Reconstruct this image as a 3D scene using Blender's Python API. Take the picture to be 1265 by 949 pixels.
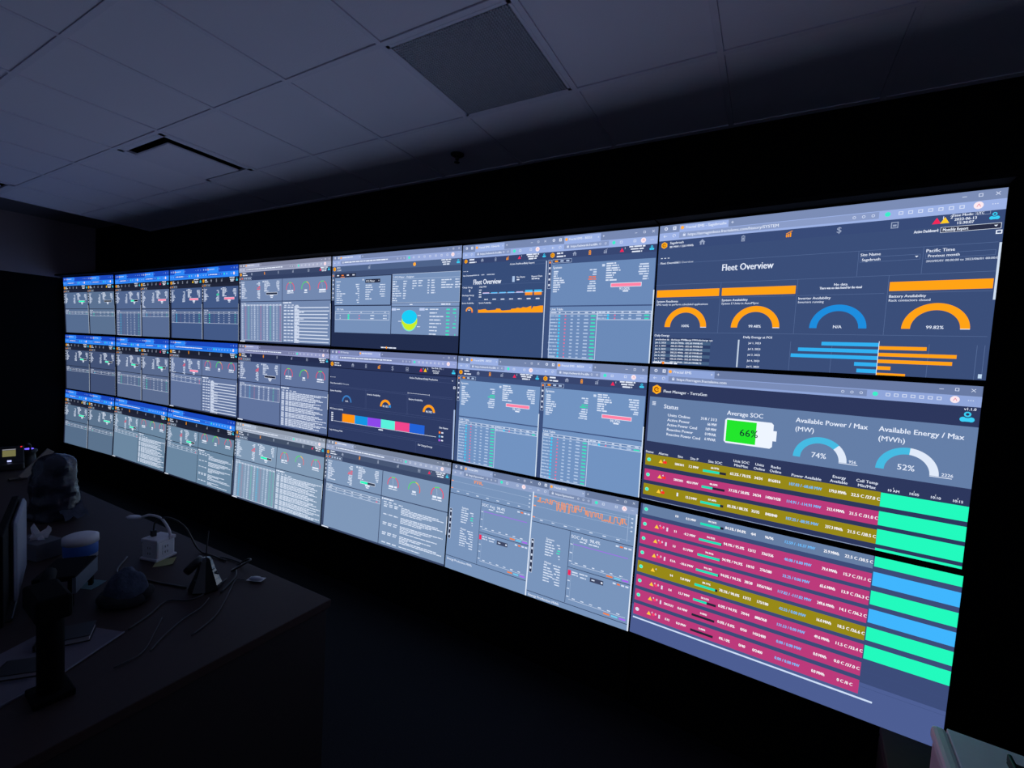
import bpy, bmesh, math, random
import numpy as np
from mathutils import Vector, Matrix

random.seed(7)
S = bpy.context.scene
for o in list(bpy.data.objects):
    bpy.data.objects.remove(o, do_unlink=True)
COL = S.collection

# ------------------------------------------------------------------ camera
F_PX = 564.81
cam_d = bpy.data.cameras.new('camera')
cam = bpy.data.objects.new('camera', cam_d)
COL.objects.link(cam)
cam_d.sensor_fit = 'HORIZONTAL'
cam_d.sensor_width = 36.0
cam_d.lens = 36.0 * F_PX / 1265.0
cam_d.clip_start = 0.02
right = Vector((0.83220111, 0.55169899, 0.05540346))
up = Vector((-0.07702707, 0.01607823, 0.99689935))
back = Vector((0.54909758, -0.83388831, 0.05587608))
mw = Matrix((right, up, back)).transposed().to_4x4()
mw.translation = Vector((0.6992, -2.3233, 1.8044))
cam.matrix_world = mw
S.camera = cam

# ------------------------------------------------------------------ world, exposure
wd = bpy.data.worlds.new('night')
S.world = wd
wd.use_nodes = True
wd.node_tree.nodes['Background'].inputs[0].default_value = (0.004, 0.004, 0.006, 1)
wd.node_tree.nodes['Background'].inputs[1].default_value = 0.5
S.view_settings.view_transform = 'Standard'
S.view_settings.look = 'None'
S.view_settings.gamma = 1.0
S.view_settings.exposure = 0.0
S.view_settings.use_curve_mapping = False
SCREEN_GAIN = 1.02          # brightness of the lit panels, the only lights that are on

# ------------------------------------------------------------------ helpers
def lin(c):
    c = c / 255.0
    return c / 12.92 if c <= 0.04045 else ((c + 0.055) / 1.055) ** 2.4

def srgb(c):
    return (lin(c[0]), lin(c[1]), lin(c[2]), 1.0)

MATS = {}
def mat(name, col, rough=0.6, metal=0.0, noise=0.12, scale=30.0, bump=0.0, spec=0.5, coat=0.0):
    if name in MATS:
        return MATS[name]
    m = bpy.data.materials.new(name)
    m.use_nodes = True
    nt = m.node_tree
    b = nt.nodes['Principled BSDF']
    b.inputs['Roughness'].default_value = rough
    b.inputs['Metallic'].default_value = metal
    b.inputs['Specular IOR Level'].default_value = spec
    b.inputs['Coat Weight'].default_value = coat
    tc = nt.nodes.new('ShaderNodeTexCoord')
    n = nt.nodes.new('ShaderNodeTexNoise')
    n.inputs['Scale'].default_value = scale
    n.inputs['Detail'].default_value = 4
    nt.links.new(tc.outputs['Object'], n.inputs['Vector'])
    mr = nt.nodes.new('ShaderNodeMapRange')
    mr.inputs['To Min'].default_value = 1 - noise
    mr.inputs['To Max'].default_value = 1 + noise
    nt.links.new(n.outputs['Fac'], mr.inputs['Value'])
    mx = nt.nodes.new('ShaderNodeVectorMath')
    mx.operation = 'SCALE'
    mx.inputs[0].default_value = col[:3]
    nt.links.new(mr.outputs['Result'], mx.inputs['Scale'])
    nt.links.new(mx.outputs['Vector'], b.inputs['Base Color'])
    if bump:
        bp = nt.nodes.new('ShaderNodeBump')
        bp.inputs['Strength'].default_value = bump
        bp.inputs['Distance'].default_value = 0.004
        nt.links.new(n.outputs['Fac'], bp.inputs['Height'])
        nt.links.new(bp.outputs['Normal'], b.inputs['Normal'])
    MATS[name] = m
    return m

def emis(name, col, strength):
    if name in MATS:
        return MATS[name]
    m = bpy.data.materials.new(name)
    m.use_nodes = True
    nt = m.node_tree
    nt.nodes.clear()
    out = nt.nodes.new('ShaderNodeOutputMaterial')
    e = nt.nodes.new('ShaderNodeEmission')
    e.inputs['Color'].default_value = (*col[:3], 1)
    e.inputs['Strength'].default_value = strength
    nt.links.new(e.outputs[0], out.inputs[0])
    MATS[name] = m
    return m

def screen_mat(name, sample):
    m = bpy.data.materials.new(name)
    m.use_nodes = True
    nt = m.node_tree
    nt.nodes.clear()
    out = nt.nodes.new('ShaderNodeOutputMaterial')
    e = nt.nodes.new('ShaderNodeEmission')
    a = nt.nodes.new('ShaderNodeAttribute')
    a.attribute_name = 'pixel'
    e.inputs['Strength'].default_value = SCREEN_GAIN
    nt.links.new(a.outputs['Color'], e.inputs['Color'])
    nt.links.new(e.outputs[0], out.inputs[0])
    m.cycles.emission_sampling = sample
    return m
M_SCREEN = screen_mat('screen_backlight', 'FRONT')
M_GRAPH = screen_mat('screen_pixels', 'NONE')

def link(o, parent=None):
    COL.objects.link(o)
    if parent is not None:
        o.parent = parent
    return o

def tag(o, label=None, cat=None, group=None, kind=None):
    if label: o['label'] = label
    if cat: o['category'] = cat
    if group: o['group'] = group
    if kind: o['kind'] = kind
    return o

def thing(name, label, cat, loc=(0, 0, 0), rz=0.0, group=None):
    o = bpy.data.objects.new(name, None)
    o.empty_display_size = 0.05
    COL.objects.link(o)
    o.location = loc
    o.rotation_euler = (0, 0, rz)
    return tag(o, label, cat, group)

def bobj(name, bm, m, parent=None, smooth=False):
    me = bpy.data.meshes.new(name)
    bmesh.ops.recalc_face_normals(bm, faces=bm.faces[:])
    bm.to_mesh(me)
    bm.free()
    if smooth:
        for p in me.polygons: p.use_smooth = True
    me.materials.append(m)
    return link(bpy.data.objects.new(name, me), parent)

def box(bm, x0, x1, y0, y1, z0, z1, bev=0.0, M=None):
    r = bmesh.ops.create_cube(bm, size=1.0)
    vs = r['verts']
    for v in vs:
        v.co = Vector(((x0 + x1) / 2 + v.co.x * (x1 - x0), (y0 + y1) / 2 + v.co.y * (y1 - y0), (z0 + z1) / 2 + v.co.z * (z1 - z0)))
    if bev:
        es = list({e for v in vs for e in v.link_edges})
        rr = bmesh.ops.bevel(bm, geom=es, offset=bev, segments=2, affect='EDGES', profile=0.5)
        vs = list({v for f in rr['faces'] for v in f.verts} | {v for v in vs if v.is_valid})
    if M is not None:
        bmesh.ops.transform(bm, matrix=M, verts=[v for v in vs if v.is_valid])
    return vs

def boxo(name, dims, m, parent=None, bev=0.0, M=None):
    bm = bmesh.new()
    box(bm, *dims, bev=bev)
    if M is not None:
        bmesh.ops.transform(bm, matrix=M, verts=bm.verts[:])
    return bobj(name, bm, m, parent)

def lathe(bm, prof, n=24, M=None):
    rings = []
    for r, z in prof:
        if r < 1e-6:
            rings.append([bm.verts.new((0, 0, z))])
        else:
            rings.append([bm.verts.new((r * math.cos(2 * math.pi * i / n), r * math.sin(2 * math.pi * i / n), z)) for i in range(n)])
    for a, b in zip(rings, rings[1:]):
        for i in range(n):
            j = (i + 1) % n
            if len(a) == 1 and len(b) == 1: continue
            if len(a) == 1: bm.faces.new((a[0], b[i], b[j]))
            elif len(b) == 1: bm.faces.new((a[i], a[j], b[0]))
            else: bm.faces.new((a[i], a[j], b[j], b[i]))
    if M is not None:
        bmesh.ops.transform(bm, matrix=M, verts=[v for rg in rings for v in rg])

def smooth_path(pts, n=8):
    pts = [Vector(p) for p in pts]
    out = []
    P = [pts[0] * 2 - pts[1]] + pts + [pts[-1] * 2 - pts[-2]]
    for i in range(1, len(P) - 2):
        for k in range(n):
            t = k / n
            a, b, c, d = P[i - 1], P[i], P[i + 1], P[i + 2]
            out.append(0.5 * ((2 * b) + (c - a) * t + (2 * a - 5 * b + 4 * c - d) * t * t + (3 * b - a - 3 * c + d) * t ** 3))
    out.append(pts[-1])
    return out

def tube(bm, pts, r, n=8, curve=True):
    path = smooth_path(pts) if curve else [Vector(p) for p in pts]
    rings = []
    for i, p in enumerate(path):
        t = (path[min(i + 1, len(path) - 1)] - path[max(i - 1, 0)]).normalized()
        a = t.orthogonal().normalized() if i == 0 else (prev - t * prev.dot(t)).normalized()
        prev = a
        b = t.cross(a)
        rr = r(i / (len(path) - 1)) if callable(r) else r
        rings.append([bm.verts.new(p + (a * math.cos(2 * math.pi * k / n) + b * math.sin(2 * math.pi * k / n)) * rr) for k in range(n)])
    for a, b in zip(rings, rings[1:]):
        for k in range(n):
            bm.faces.new((a[k], a[(k + 1) % n], b[(k + 1) % n], b[k]))
    bm.faces.new(rings[0]); bm.faces.new(rings[-1])

# ------------------------------------------------------------------ materials
BLACK = mat('black_paint', (0.006, 0.006, 0.007), 0.9, spec=0.1)
BLACKPL = mat('black_plastic', (0.012, 0.012, 0.013), 0.45)
TILE = mat('ceiling_tile_lavender_cast', (0.955, 0.885, 0.985), 0.95, noise=0.015, scale=220, bump=0.25, spec=0.1)  # white tile; lavender in the colour imitates the purple cast of the screens
GRID = mat('ceiling_grid_lavender_cast', (0.90, 0.83, 0.94), 0.6, noise=0.03)  # carries the same lavender tint as the tiles
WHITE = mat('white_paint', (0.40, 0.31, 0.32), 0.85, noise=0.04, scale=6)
CARPET = mat('dark_carpet', (0.02, 0.022, 0.027), 1.0, noise=0.5, scale=160, bump=0.6, spec=0.05)
DESKTOP = mat('dark_laminate', (0.040, 0.024, 0.023), 0.6, noise=0.15, scale=60, spec=0.3)
DESKSIDE = mat('dark_side_panel', (0.016, 0.013, 0.015), 0.8, noise=0.15)

# ------------------------------------------------------------------ the room
ANG = 0.0742                # the display wall and the ceiling grid run at this angle to the x axis
GR = Matrix.Rotation(ANG, 4, 'Z')
CEIL = 3.05
XL, XR, YB = -7.3, 3.0, -3.95
def struct(name, dims, m, M=None, parent=None):
    o = boxo(name, dims, m, parent, M=M)
    if parent is None: o['kind'] = 'structure'
    return o
struct('floor', (-8.2, 4.2, -6.4, 1.2, -0.1, 0.0), CARPET)
# wall behind the displays, black
struct('wall_back', (-8.0, 4.0, 0.262, 0.40, 0.0, CEIL + 0.3), BLACK, GR)
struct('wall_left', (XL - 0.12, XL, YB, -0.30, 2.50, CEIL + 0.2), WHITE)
struct('wall_left_lower', (XL - 0.12, XL - 0.002, YB, -0.30, 0.0, 2.50), BLACK)
struct('wall_right', (XR, XR + 0.12, YB, 0.5, 0.0, CEIL + 0.3), mat('grey_paint', (0.6, 0.6, 0.62), 0.9, noise=0.04))
struct('wall_front', (XL - 0.12, XR + 0.12, YB - 0.12, YB, 0.0, CEIL + 0.3), mat('pale_paint', (0.84, 0.84, 0.88), 0.9, noise=0.04))

# ceiling: slab, grid of tiles, raised border along the left wall
ceiling = struct('ceiling', (-8.0, 4.4, -6.6, 0.7, CEIL + 0.22, CEIL + 0.32), WHITE)
T = 0.61
def gcoord(x, y):            # world -> grid coordinates
    v = GR.inverted() @ Vector((x, y, 0)); return v.x, v.y
AX, AY = gcoord(-1.487, -1.085)     # a measured crossing of the ceiling grid
I0, I1, J0, J1 = -7, 7, -5, 2       # tile index ranges (i along the wall, j towards it)
def cross(i, j): return AX + i * T, AY + j * T
def tile_mesh(w, d, t=0.016):
    bm = bmesh.new()
    box(bm, -w / 2, w / 2, -d / 2, d / 2, 0.0, t, bev=0.002)
    me = bpy.data.meshes.new('tile')
    bm.to_mesh(me); bm.free()
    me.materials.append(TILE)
    return me
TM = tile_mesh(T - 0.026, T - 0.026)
DIFF = [(-3, 0), (-7, -1)]
GRILLE = [(1, 0)]
holes = set(DIFF + GRILLE)
for i in range(I0, I1):
    for j in range(J0, J1):
        if (i, j) in holes: continue
        gx, gy = cross(i + 0.5, j + 0.5)
        me = TM
        if j == J1 - 1:                      # cut row against the back wall
            y1 = min(gy + T / 2, 0.258)
            y0 = gy - T / 2
            if y1 - y0 < 0.03: continue
            if 'cut' not in globals():
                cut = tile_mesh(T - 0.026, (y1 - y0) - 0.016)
            me = cut
            gy = (y0 + y1) / 2
        w = GR @ Vector((gx, gy, CEIL + 0.0025 + random.uniform(0, 0.0012)))
        o = bpy.data.objects.new('tile', me)
        o.location = w
        o.rotation_euler = (random.uniform(-.0012, .0012), random.uniform(-.0012, .0012), ANG)
        link(o, ceiling)
for i in range(I0, I1 + 1):                  # grid bars across
    gx, _ = cross(i, 0)
    _, ya = cross(0, J0)
    boxo('grid_bar', (gx - 0.012, gx + 0.012, ya, 0.258, CEIL - 0.0015, CEIL + 0.03), GRID, ceiling, M=GR)
for j in range(J0, J1):                      # grid bars along
    _, gy = cross(0, j)
    xa, _ = cross(I0, 0); xb, _ = cross(I1, 0)
    boxo('grid_bar', (xa, xb, gy - 0.012, gy + 0.012, CEIL - 0.0016, CEIL + 0.0302), GRID, ceiling, M=GR)
xa, _ = cross(I0, 0); _, ya = cross(0, J0)
boxo('raised_border', (-7.4, xa - 0.02, ya, 0.25, CEIL + 0.15, CEIL + 0.17), mat('border_shade_tone', (0.16, 0.14, 0.17), 0.9), ceiling, M=GR)  # dark colour stands in for the shade inside the recess
boxo('edge_trim', (xa - 0.03, xa - 0.012, ya, 0.258, CEIL - 0.004, CEIL + 0.2), GRID, ceiling, M=GR)

boxo('wall_angle', (cross(I0, 0)[0], cross(I1, 0)[0], 0.232, 0.2615, CEIL - 0.0018, CEIL + 0.03), GRID, ceiling, M=GR)
# plaque air diffusers
def diffuser(i, j, label):
    gx, gy = cross(i + 0.5, j + 0.5)
    t = thing('air_diffuser', label, 'air vent', GR @ Vector((gx, gy, CEIL)), ANG, 'plaque diffusers in the ceiling')
    h = T / 2 - 0.013
    bm = bmesh.new()
    for a in range(4):
        box(bm, -h, h, h - 0.035, h, -0.002, 0.012, M=Matrix.Rotation(a * math.pi / 2, 4, 'Z'))
    bobj('frame', bm, GRID, t)
    bm = bmesh.new()
    k = h - 0.03
    box(bm, -k, k, -k, k, 0.10, 0.11)
    for a in range(4):
        box(bm, -k, k, k, k + 0.003, 0.0, 0.11, M=Matrix.Rotation(a * math.pi / 2, 4, 'Z'))
    bobj('throat', bm, BLACK, t)
    boxo('hanger', (-0.01, 0.01, -0.01, 0.01, -0.012, 0.10), BLACK, t)
    boxo('plaque', (-0.222, 0.222, -0.222, 0.222, -0.022, -0.010), GRID, t, bev=0.006)
    return t
diffuser(-3, 0, 'square white plaque air diffuser with black slot, between screens and grille')
diffuser(-7, -1, 'square air diffuser at the far left corner of the tiled ceiling')

# egg-crate return grille
gx, gy = cross(GRILLE[0][0] + 0.5, 0.5)
t = thing('return_air_grille', 'large square egg-crate return air grille in the tiled ceiling', 'air vent', GR @ Vector((gx, gy, CEIL)), ANG)
h = T / 2 - 0.013
bm = bmesh.new()
for a in range(4):
    box(bm, -h, h, h - 0.016, h, -0.002, 0.014, M=Matrix.Rotation(a * math.pi / 2, 4, 'Z'))
bobj('frame', bm, GRID, t)
bm = bmesh.new()
k = h - 0.015
n = 46
for q in range(n + 1):
    u = -k + 2 * k * q / n
    box(bm, u - 0.0011, u + 0.0011, -k, k, -0.002, 0.011)
    box(bm, -k, k, u - 0.0011, u + 0.0011, -0.002, 0.011)
tag(bobj('egg_crate_core', bm, mat('grille_grey', (0.75, 0.73, 0.78), 0.6), t), kind='stuff')
boxo('plenum_back', (-k, k, -k, k, 0.03, 0.04), mat('plenum_grey', (0.2, 0.19, 0.21), 0.9), t)

# sprinkler
t = thing('sprinkler', 'small dark pendant fire sprinkler in ceiling near the wall', 'sprinkler', (-1.248, -0.125, CEIL - 0.004))
bm = bmesh.new(); lathe(bm, [(0, 0), (0.042, 0), (0.040, -0.006), (0.020, -0.016), (0, -0.017)], 20)
bobj('escutcheon', bm, mat('dark_bronze', (0.05, 0.045, 0.045), 0.5, 0.6), t, True)
bm = bmesh.new(); lathe(bm, [(0, -0.014), (0.011, -0.014), (0.011, -0.035), (0.005, -0.037), (0.005, -0.048), (0, -0.048)], 12)
bobj('head', bm, MATS['dark_bronze'], t, True)
bm = bmesh.new(); lathe(bm, [(0, -0.047), (0.017, -0.047), (0.017, -0.050), (0, -0.050)], 16)
bobj('deflector', bm, MATS['dark_bronze'], t)

# ------------------------------------------------------------------ drawing on the lit panels
PW, PH = 1.2096, 0.6804
LAYER = 0.00012
GLY = {}
def glyph(ch):
    """outline triangles and advance of one character of the built-in font, at size 1"""
    if ch in GLY: return GLY[ch]
    def ev(s):
        cu = bpy.data.curves.new('g', 'FONT'); cu.body = s; cu.size = 1.0; cu.resolution_u = 2
        ob = bpy.data.objects.new('g', cu); COL.objects.link(ob)
        dg = bpy.context.evaluated_depsgraph_get()
        me = ob.evaluated_get(dg).to_mesh()
        me.calc_loop_triangles()
        v = np.array([p.co[:2] for p in me.vertices]) if len(me.vertices) else np.zeros((0, 2))
        f = np.array([t.vertices[:] for t in me.loop_triangles]) if len(me.loop_triangles) else np.zeros((0, 3), int)
        ob.evaluated_get(dg).to_mesh_clear()
        bpy.data.objects.remove(ob); bpy.data.curves.remove(cu)
        return v, f
    v, f = ev(ch)
    w, _ = ev(ch + 'H'); h0, _ = ev('H')
    GLY[ch] = (v, f, float(w[:, 0].max() - h0[:, 0].max()))
    return GLY[ch]

class Canvas:
    """collects flat coloured shapes in panel pixels (1920 x 1080, y down)"""
    def __init__(s):
        s.v = {0: [], 1: []}; s.f = {0: [], 1: []}; s.c = {0: [], 1: []}; s.n = {0: 0, 1: 0}
        s.ox = 0
    def add(s, pts, tris, col, L, big=False):
        k = 0 if big else 1
        pts = np.asarray(pts, float)
        x = np.clip(pts[:, 0] + s.ox, 0, 1920); y = np.clip(pts[:, 1], 0, 1080)
        P = np.stack([(x / 1920 - 0.5) * PW, np.full(len(x), -LAYER * L), (0.5 - y / 1080) * PH], 1)
        s.v[k].append(P)
        s.f[k].append(np.asarray(tris, int) + s.n[k])
        s.n[k] += len(P)
        c = [lin(q) for q in col]
        yl = 0.21 * c[0] + 0.72 * c[1] + 0.07 * c[2]
        d = 0.12 if (max(col) - min(col) < 0.66 * max(col) and max(col) < 215) else 0.0      # window greys are a little milky, accents stay vivid
        c = [(1 - d / 3) * (q + (yl - q) * d) for q in c] + [1.0]
        s.c[k].append(np.tile(np.array(c), (len(P), 1)))
    def rect(s, x, y, w, h, col, L=1, big=None):
        if big is None: big = (w * h > 30000)
        s.add([(x, y), (x, y + h), (x + w, y + h), (x + w, y)], [(0, 1, 2), (0, 2, 3)], col, L, big)
    def frame(s, x, y, w, h, t, col, L=3):
        s.rect(x, y, w, t, col, L, False); s.rect(x, y + h - t, w, t, col, L, False)
        s.rect(x, y, t, h, col, L, False); s.rect(x + w - t, y, t, h, col, L, False)
    def poly(s, pts, col, L=3):
        s.add(pts, [(0, i, i + 1) for i in range(1, len(pts) - 1)], col, L)
    def disc(s, x, y, r, col, L=3, n=14, ry=None):
        ry = ry or r
        s.poly([(x + r * math.cos(6.28319 * i / n), y - ry * math.sin(6.28319 * i / n)) for i in range(n)], col, L)
    def ring(s, x, y, r0, r1, a0, a1, col, L=3, n=24, ky=1.0):
        p = []; t = []
        for i in range(n + 1):
            a = math.radians(a0 + (a1 - a0) * i / n)
            p += [(x + r0 * math.cos(a), y - r0 * ky * math.sin(a)), (x + r1 * math.cos(a), y - r1 * ky * math.sin(a))]
            if i: t += [(2 * i - 2, 2 * i - 1, 2 * i + 1), (2 * i - 2, 2 * i + 1, 2 * i)]
        s.add(p, t, col, L)
    def line(s, pts, w, col, L=3):
        for (x0, y0), (x1, y1) in zip(pts, pts[1:]):
            d = math.hypot(x1 - x0, y1 - y0) or 1
            nx, ny = -(y1 - y0) / d * w / 2, (x1 - x0) / d * w / 2
            s.add([(x0 + nx, y0 + ny), (x1 + nx, y1 + ny), (x1 - nx, y1 - ny), (x0 - nx, y0 - ny)], [(0, 1, 2), (0, 2, 3)], col, L)
    def text(s, x, y, st, size, col=(225, 232, 248), L=5, align='l', sx=1.0, bold=0.0, mw=None):
        """y is the middle of the capitals"""
        size *= 1.10
        bold = max(bold, 0.9)
        w = sum(glyph(c)[2] for c in st) * size * sx
        if mw: sx *= mw / max(w, 1e-6); w = mw
        if align == 'c': x -= w / 2
        if align == 'r': x -= w
        yb = y + 0.35 * size
        for c in st:
            v, f, adv = glyph(c)
            if len(f):
                P = np.stack([x + v[:, 0] * size * sx, yb - v[:, 1] * size], 1)
                s.add(P, f, col, L)
                if bold:
                    s.add(P + [bold, 0], f, col, L + 0.3)
            x += adv * size * sx
    def greek(s, x, y, w, h, col, L=4, words=True, align='l'):
        """a line of type too small to read: a run of little bars"""
        if align == 'r': x -= w
        if align == 'c': x -= w / 2
        if not words:
            s.rect(x, y - h / 2, w, h, col, L, False); return
        e = x + w
        while x < e - 2:
            ww = min(random.uniform(2.0, 6.0) * h, e - x)
            s.rect(x, y - h / 2 + random.uniform(-.06, .06) * h, ww, h * random.uniform(.8, 1.05), col, L, False)
            x += ww + h * 0.55
    def build(s, parent):
        made = []
        for k, nm, m in ((0, 'screen', M_SCREEN), (1, 'screen_graphics', M_GRAPH)):
            if not s.v[k]: continue
            V = np.concatenate(s.v[k]); Fc = np.concatenate(s.f[k]); Cc = np.concatenate(s.c[k])
            a, b, c = V[Fc[:, 0]], V[Fc[:, 1]], V[Fc[:, 2]]
            ny = np.cross(b - a, c - a)[:, 1]
            Fc[ny > 0] = Fc[ny > 0][:, ::-1]
            Fc = Fc[np.abs(ny) > 1e-12]
            me = bpy.data.meshes.new(nm)
            me.from_pydata(V.tolist(), [], Fc.tolist())
            at = me.attributes.new('pixel', 'FLOAT_COLOR', 'POINT')
            at.data.foreach_set('color', Cc.astype(np.float32).ravel())
            me.materials.append(m)
            made.append(link(bpy.data.objects.new(nm, me), parent if k == 0 else made[0]))
            if k == 1: made[-1]['kind'] = 'stuff'
        return made

def mixc(a, b, t): return tuple(a[i] + (b[i] - a[i]) * t for i in range(3))
WHT = (228, 236, 252)
ORG = (255, 160, 20)
CYN = (60, 205, 245)
RED = (240, 40, 90)
GRN = (40, 245, 190)

def pal(strip, tool, nav, sub, pan, bg, txt=(215, 226, 246)):
    return dict(strip=strip, tool=tool, nav=nav, sub=sub, pan=pan, bg=bg, txt=txt,
                gap=mixc(nav, (15, 20, 40), .3), dim=mixc(pan, txt, .62), grid=mixc(pan, txt, .45))

def chrome(cv, w, p, tab='', url='', hs=58, ht=62, ext=8, tabx=150, tabw=340, fs=25, pill=None, real=True, tab1=None):
    """browser title strip and toolbar"""
    k = (hs + ht) / 120
    cv.rect(0, 0, w, hs, p['strip'], 1, True)
    cv.rect(0, hs, w, ht, p['tool'], 1, True)
    lt = mixc(p['tool'], (245, 248, 255), .65)
    ym = hs * .45
    cv.disc(48, ym, 13, lt); cv.disc(48, ym, 6, p['strip'], 4)
    cv.rect(100, ym - 13, 25, 27, lt, 3); cv.disc(113, ym, 5, p['strip'], 4)
    if tab1:
        cv.rect(142, 6, tabw, hs - 6, mixc(p['strip'], p['tool'], .35), 2, False)
        cv.text(185, ym, tab1, fs, lt)
        cv.disc(160, ym, 11, (190, 120, 230))
        tabx += tabw + 15
    cv.rect(tabx, 8, tabw, hs - 8, p['tool'], 2, False)
    cv.disc(tabx + 20, ym + 2, 13, (255, 175, 70))
    if real: cv.text(tabx + 44, ym + 2, tab, fs, WHT, bold=.8)
    else: cv.greek(tabx + 44, ym + 2, tabw * .5, 13, lt)
    cv.text(tabx + tabw - 20, ym + 2, 'x', fs, lt, align='c')
    cv.text(tabx + tabw + 25, ym + 2, '+', fs * 1.3, lt, align='c')
    for q, dx in enumerate((176, 108, 38)):
        x = w - dx
        if q == 0: cv.rect(x - 10, ym, 20, 3, lt, 3)
        if q == 1: cv.frame(x - 9, ym - 9, 18, 18, 3, lt, 3)
        if q == 2: cv.line([(x - 9, ym - 9), (x + 9, ym + 9)], 3, lt); cv.line([(x - 9, ym + 9), (x + 9, ym - 9)], 3, lt)
    yt = hs + ht * .42
    cv.line([(58, yt), (32, yt)], 4, lt); cv.line([(42, yt - 9), (32, yt), (42, yt + 9)], 4, lt)
    cv.ring(112, yt, 8, 12, -40, 280, lt)
    px0 = 150; px1 = pill or (w - 95 - ext * 66 - 35)
    cv.rect(px0, yt - 21, px1 - px0, 42, mixc(p['tool'], p['strip'], .55), 2, False)
    cv.rect(178, yt - 6, 18, 16, lt, 3); cv.ring(187, yt - 6, 6, 8, 0, 180, lt, 3, 8)
    ue = px1 - (150 if w > 1000 else 110)
    if real: 
        s = url
        while s and sum(glyph(c)[2] for c in s) * fs > ue - 210: s = s[:-1]
        cv.text(212, yt, s, fs, WHT, bold=.6)
    else: cv.greek(212, yt, (ue - 210) * .85, 13, WHT)
    for q in range(3):
        x = px1 - 125 + q * 48
        cv.ring(x, yt, 6, 9, 0, 360, lt, 3, 8)
    cv.disc(px1 + 42, yt, 14, (60, 235, 200))
    xs = np.linspace(px1 + 105, w - 182, ext - 2) if ext > 3 else [px1 + 105]
    for x in xs:
        cv.frame(x - 11, yt - 10, 22, 20, 4, lt, 3)
    cv.disc(w - 113, yt, 21, (250, 232, 240)); cv.line([(w - 120, yt + 8), (w - 112, yt - 9), (w - 104, yt + 8)], 3, (225, 130, 150), 4)
    for d in (-10, 0, 10): cv.disc(w - 45 + d, yt, 3, lt, 3, 6)
    return hs + ht

def hexlogo(cv, x, y, r):
    cv.poly([(x + r * math.sin(a * 1.0472), y - r * math.cos(a * 1.0472)) for a in range(6)], (255, 176, 30), 3)
    cv.ring(x, y, r * .34, r * .56, 60, 330, (150, 70, 10), 4, 12)
    cv.line([(x, y), (x + r * .45, y - r * .2)], r * .2, (150, 70, 10), 4)

def people(cv, x, y, r, col=CYN):
    cv.ring(x, y - r * .55, r * .25, r * .5, 0, 360, col, 4, 10)
    cv.disc(x - r * .55, y + r * .4, r * .45, col); cv.disc(x + r * .55, y + r * .4, r * .45, col)
    cv.poly([(x - r * .3, y + r * .1), (x + r * .3, y + r * .1), (x + r * .6, y + r * .8), (x - r * .6, y + r * .8)], col)

def house(cv, x, y, r, col):
    cv.poly([(x - r, y), (x, y - r), (x + r, y)], col)
    cv.rect(x - r * .7, y, r * .5, r * .8, col, 3); cv.rect(x + r * .2, y, r * .5, r * .8, col, 3)
def battery(cv, x, y, r, col):
    cv.frame(x - r * .5, y - r * .8, r, r * 1.7, r * .2, col); cv.rect(x - r * .2, y - r, r * .4, r * .2, col, 3)
    cv.rect(x - r * .2, y - r * .3, r * .4, r * .8, col, 3)
def graph(cv, x, y, r, col):
    cv.rect(x - r * .8, y, r * .35, r * .8, col, 3); cv.rect(x - r * .3, y - r * .2, r * .35, r, col, 3); cv.rect(x + .2 * r, y - r * .5, r * .35, r * 1.3, col, 3)
    cv.line([(x - r * .8, y - r * .2), (x, y - r * .6), (x + r * .8, y - r)], r * .2, col)
def calen(cv, x, y, r, col):
    cv.frame(x - r * .8, y - r * .8, r * 1.6, r * 1.7, r * .22, col); cv.rect(x - r * .4, y - r * .1, r * .8, r * .5, col, 3)
def warn(cv, x, y, r, col, n=''):
    cv.poly([(x, y - r), (x + r, y + r * .8), (x - r, y + r * .8)], col)
    if n: cv.text(x + r * 1.1, y - r * .8, n, r * 1.1, WHT)

def nav(cv, y, h, w, p, icons, red=None, yel=None, name=True, real=False, when=None, nx=None):
    """dark navigation bar with logo, icons, warnings and clock"""
    cv.rect(0, y, w, h, p['nav'], 1, True)
    ym = y + h * .5; r = min(h * .33, 24)
    hexlogo(cv, 42, ym, r * 1.15)
    ic = mixc(p['nav'], (210, 222, 245), .62)
    if real:
        cv.text(84, ym - 14, real[0], 23, WHT, bold=.8); cv.text(84, ym + 16, real[1], 20, WHT, bold=.5)
    else:
        cv.greek(84, ym - 13, 60 if w < 1000 else 85, 13, WHT); cv.greek(84, ym + 14, 85 if w < 1000 else 115, 12, WHT)
    for fn, x, c in icons:
        fn(cv, x, ym, r, c or ic)
    if red: warn(cv, red, ym, r * .9, RED, '1')
    if yel: warn(cv, yel, ym, r * .9, (255, 205, 40), '2')
    tx = nx or w - 160
    if when:
        cv.text(tx - 62, y + h * .14, 'Time Mode:', 19, WHT, bold=1.2, mw=92); cv.text(tx + 42, y + h * .14, 'UTC', 17, WHT, bold=.8, mw=32); cv.frame(tx + 36, y + h * .14 - 10, 64, 20, 2, ic)
        cv.text(tx - 2, ym - 1, when[0], 20, WHT, align='c', bold=1.2, mw=96); cv.text(tx - 2, ym + 20, when[1], 20, WHT, align='c', bold=1.2, mw=74)
    else:
        cv.greek(tx, y + h * .14, 130, 12, WHT, align='c'); cv.greek(tx, ym - 2, 105, 12, WHT, align='c'); cv.greek(tx, ym + 19, 82, 12, WHT, align='c')
    people(cv, w - 42, ym, r * .95)
    return y + h

def side_menu(cv, y, h, p, n=5):
    cv.rect(6, y, 30, h, p['nav'], 2, False); cv.frame(4, y - 2, 34, h + 4, 3, p['dim'], 3)
    for i in range(n):
        c = (255, 150, 80) if i == 0 else WHT
        cv.rect(13, y + 12 + i * h / n, 16, 16, c, 3)

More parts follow.
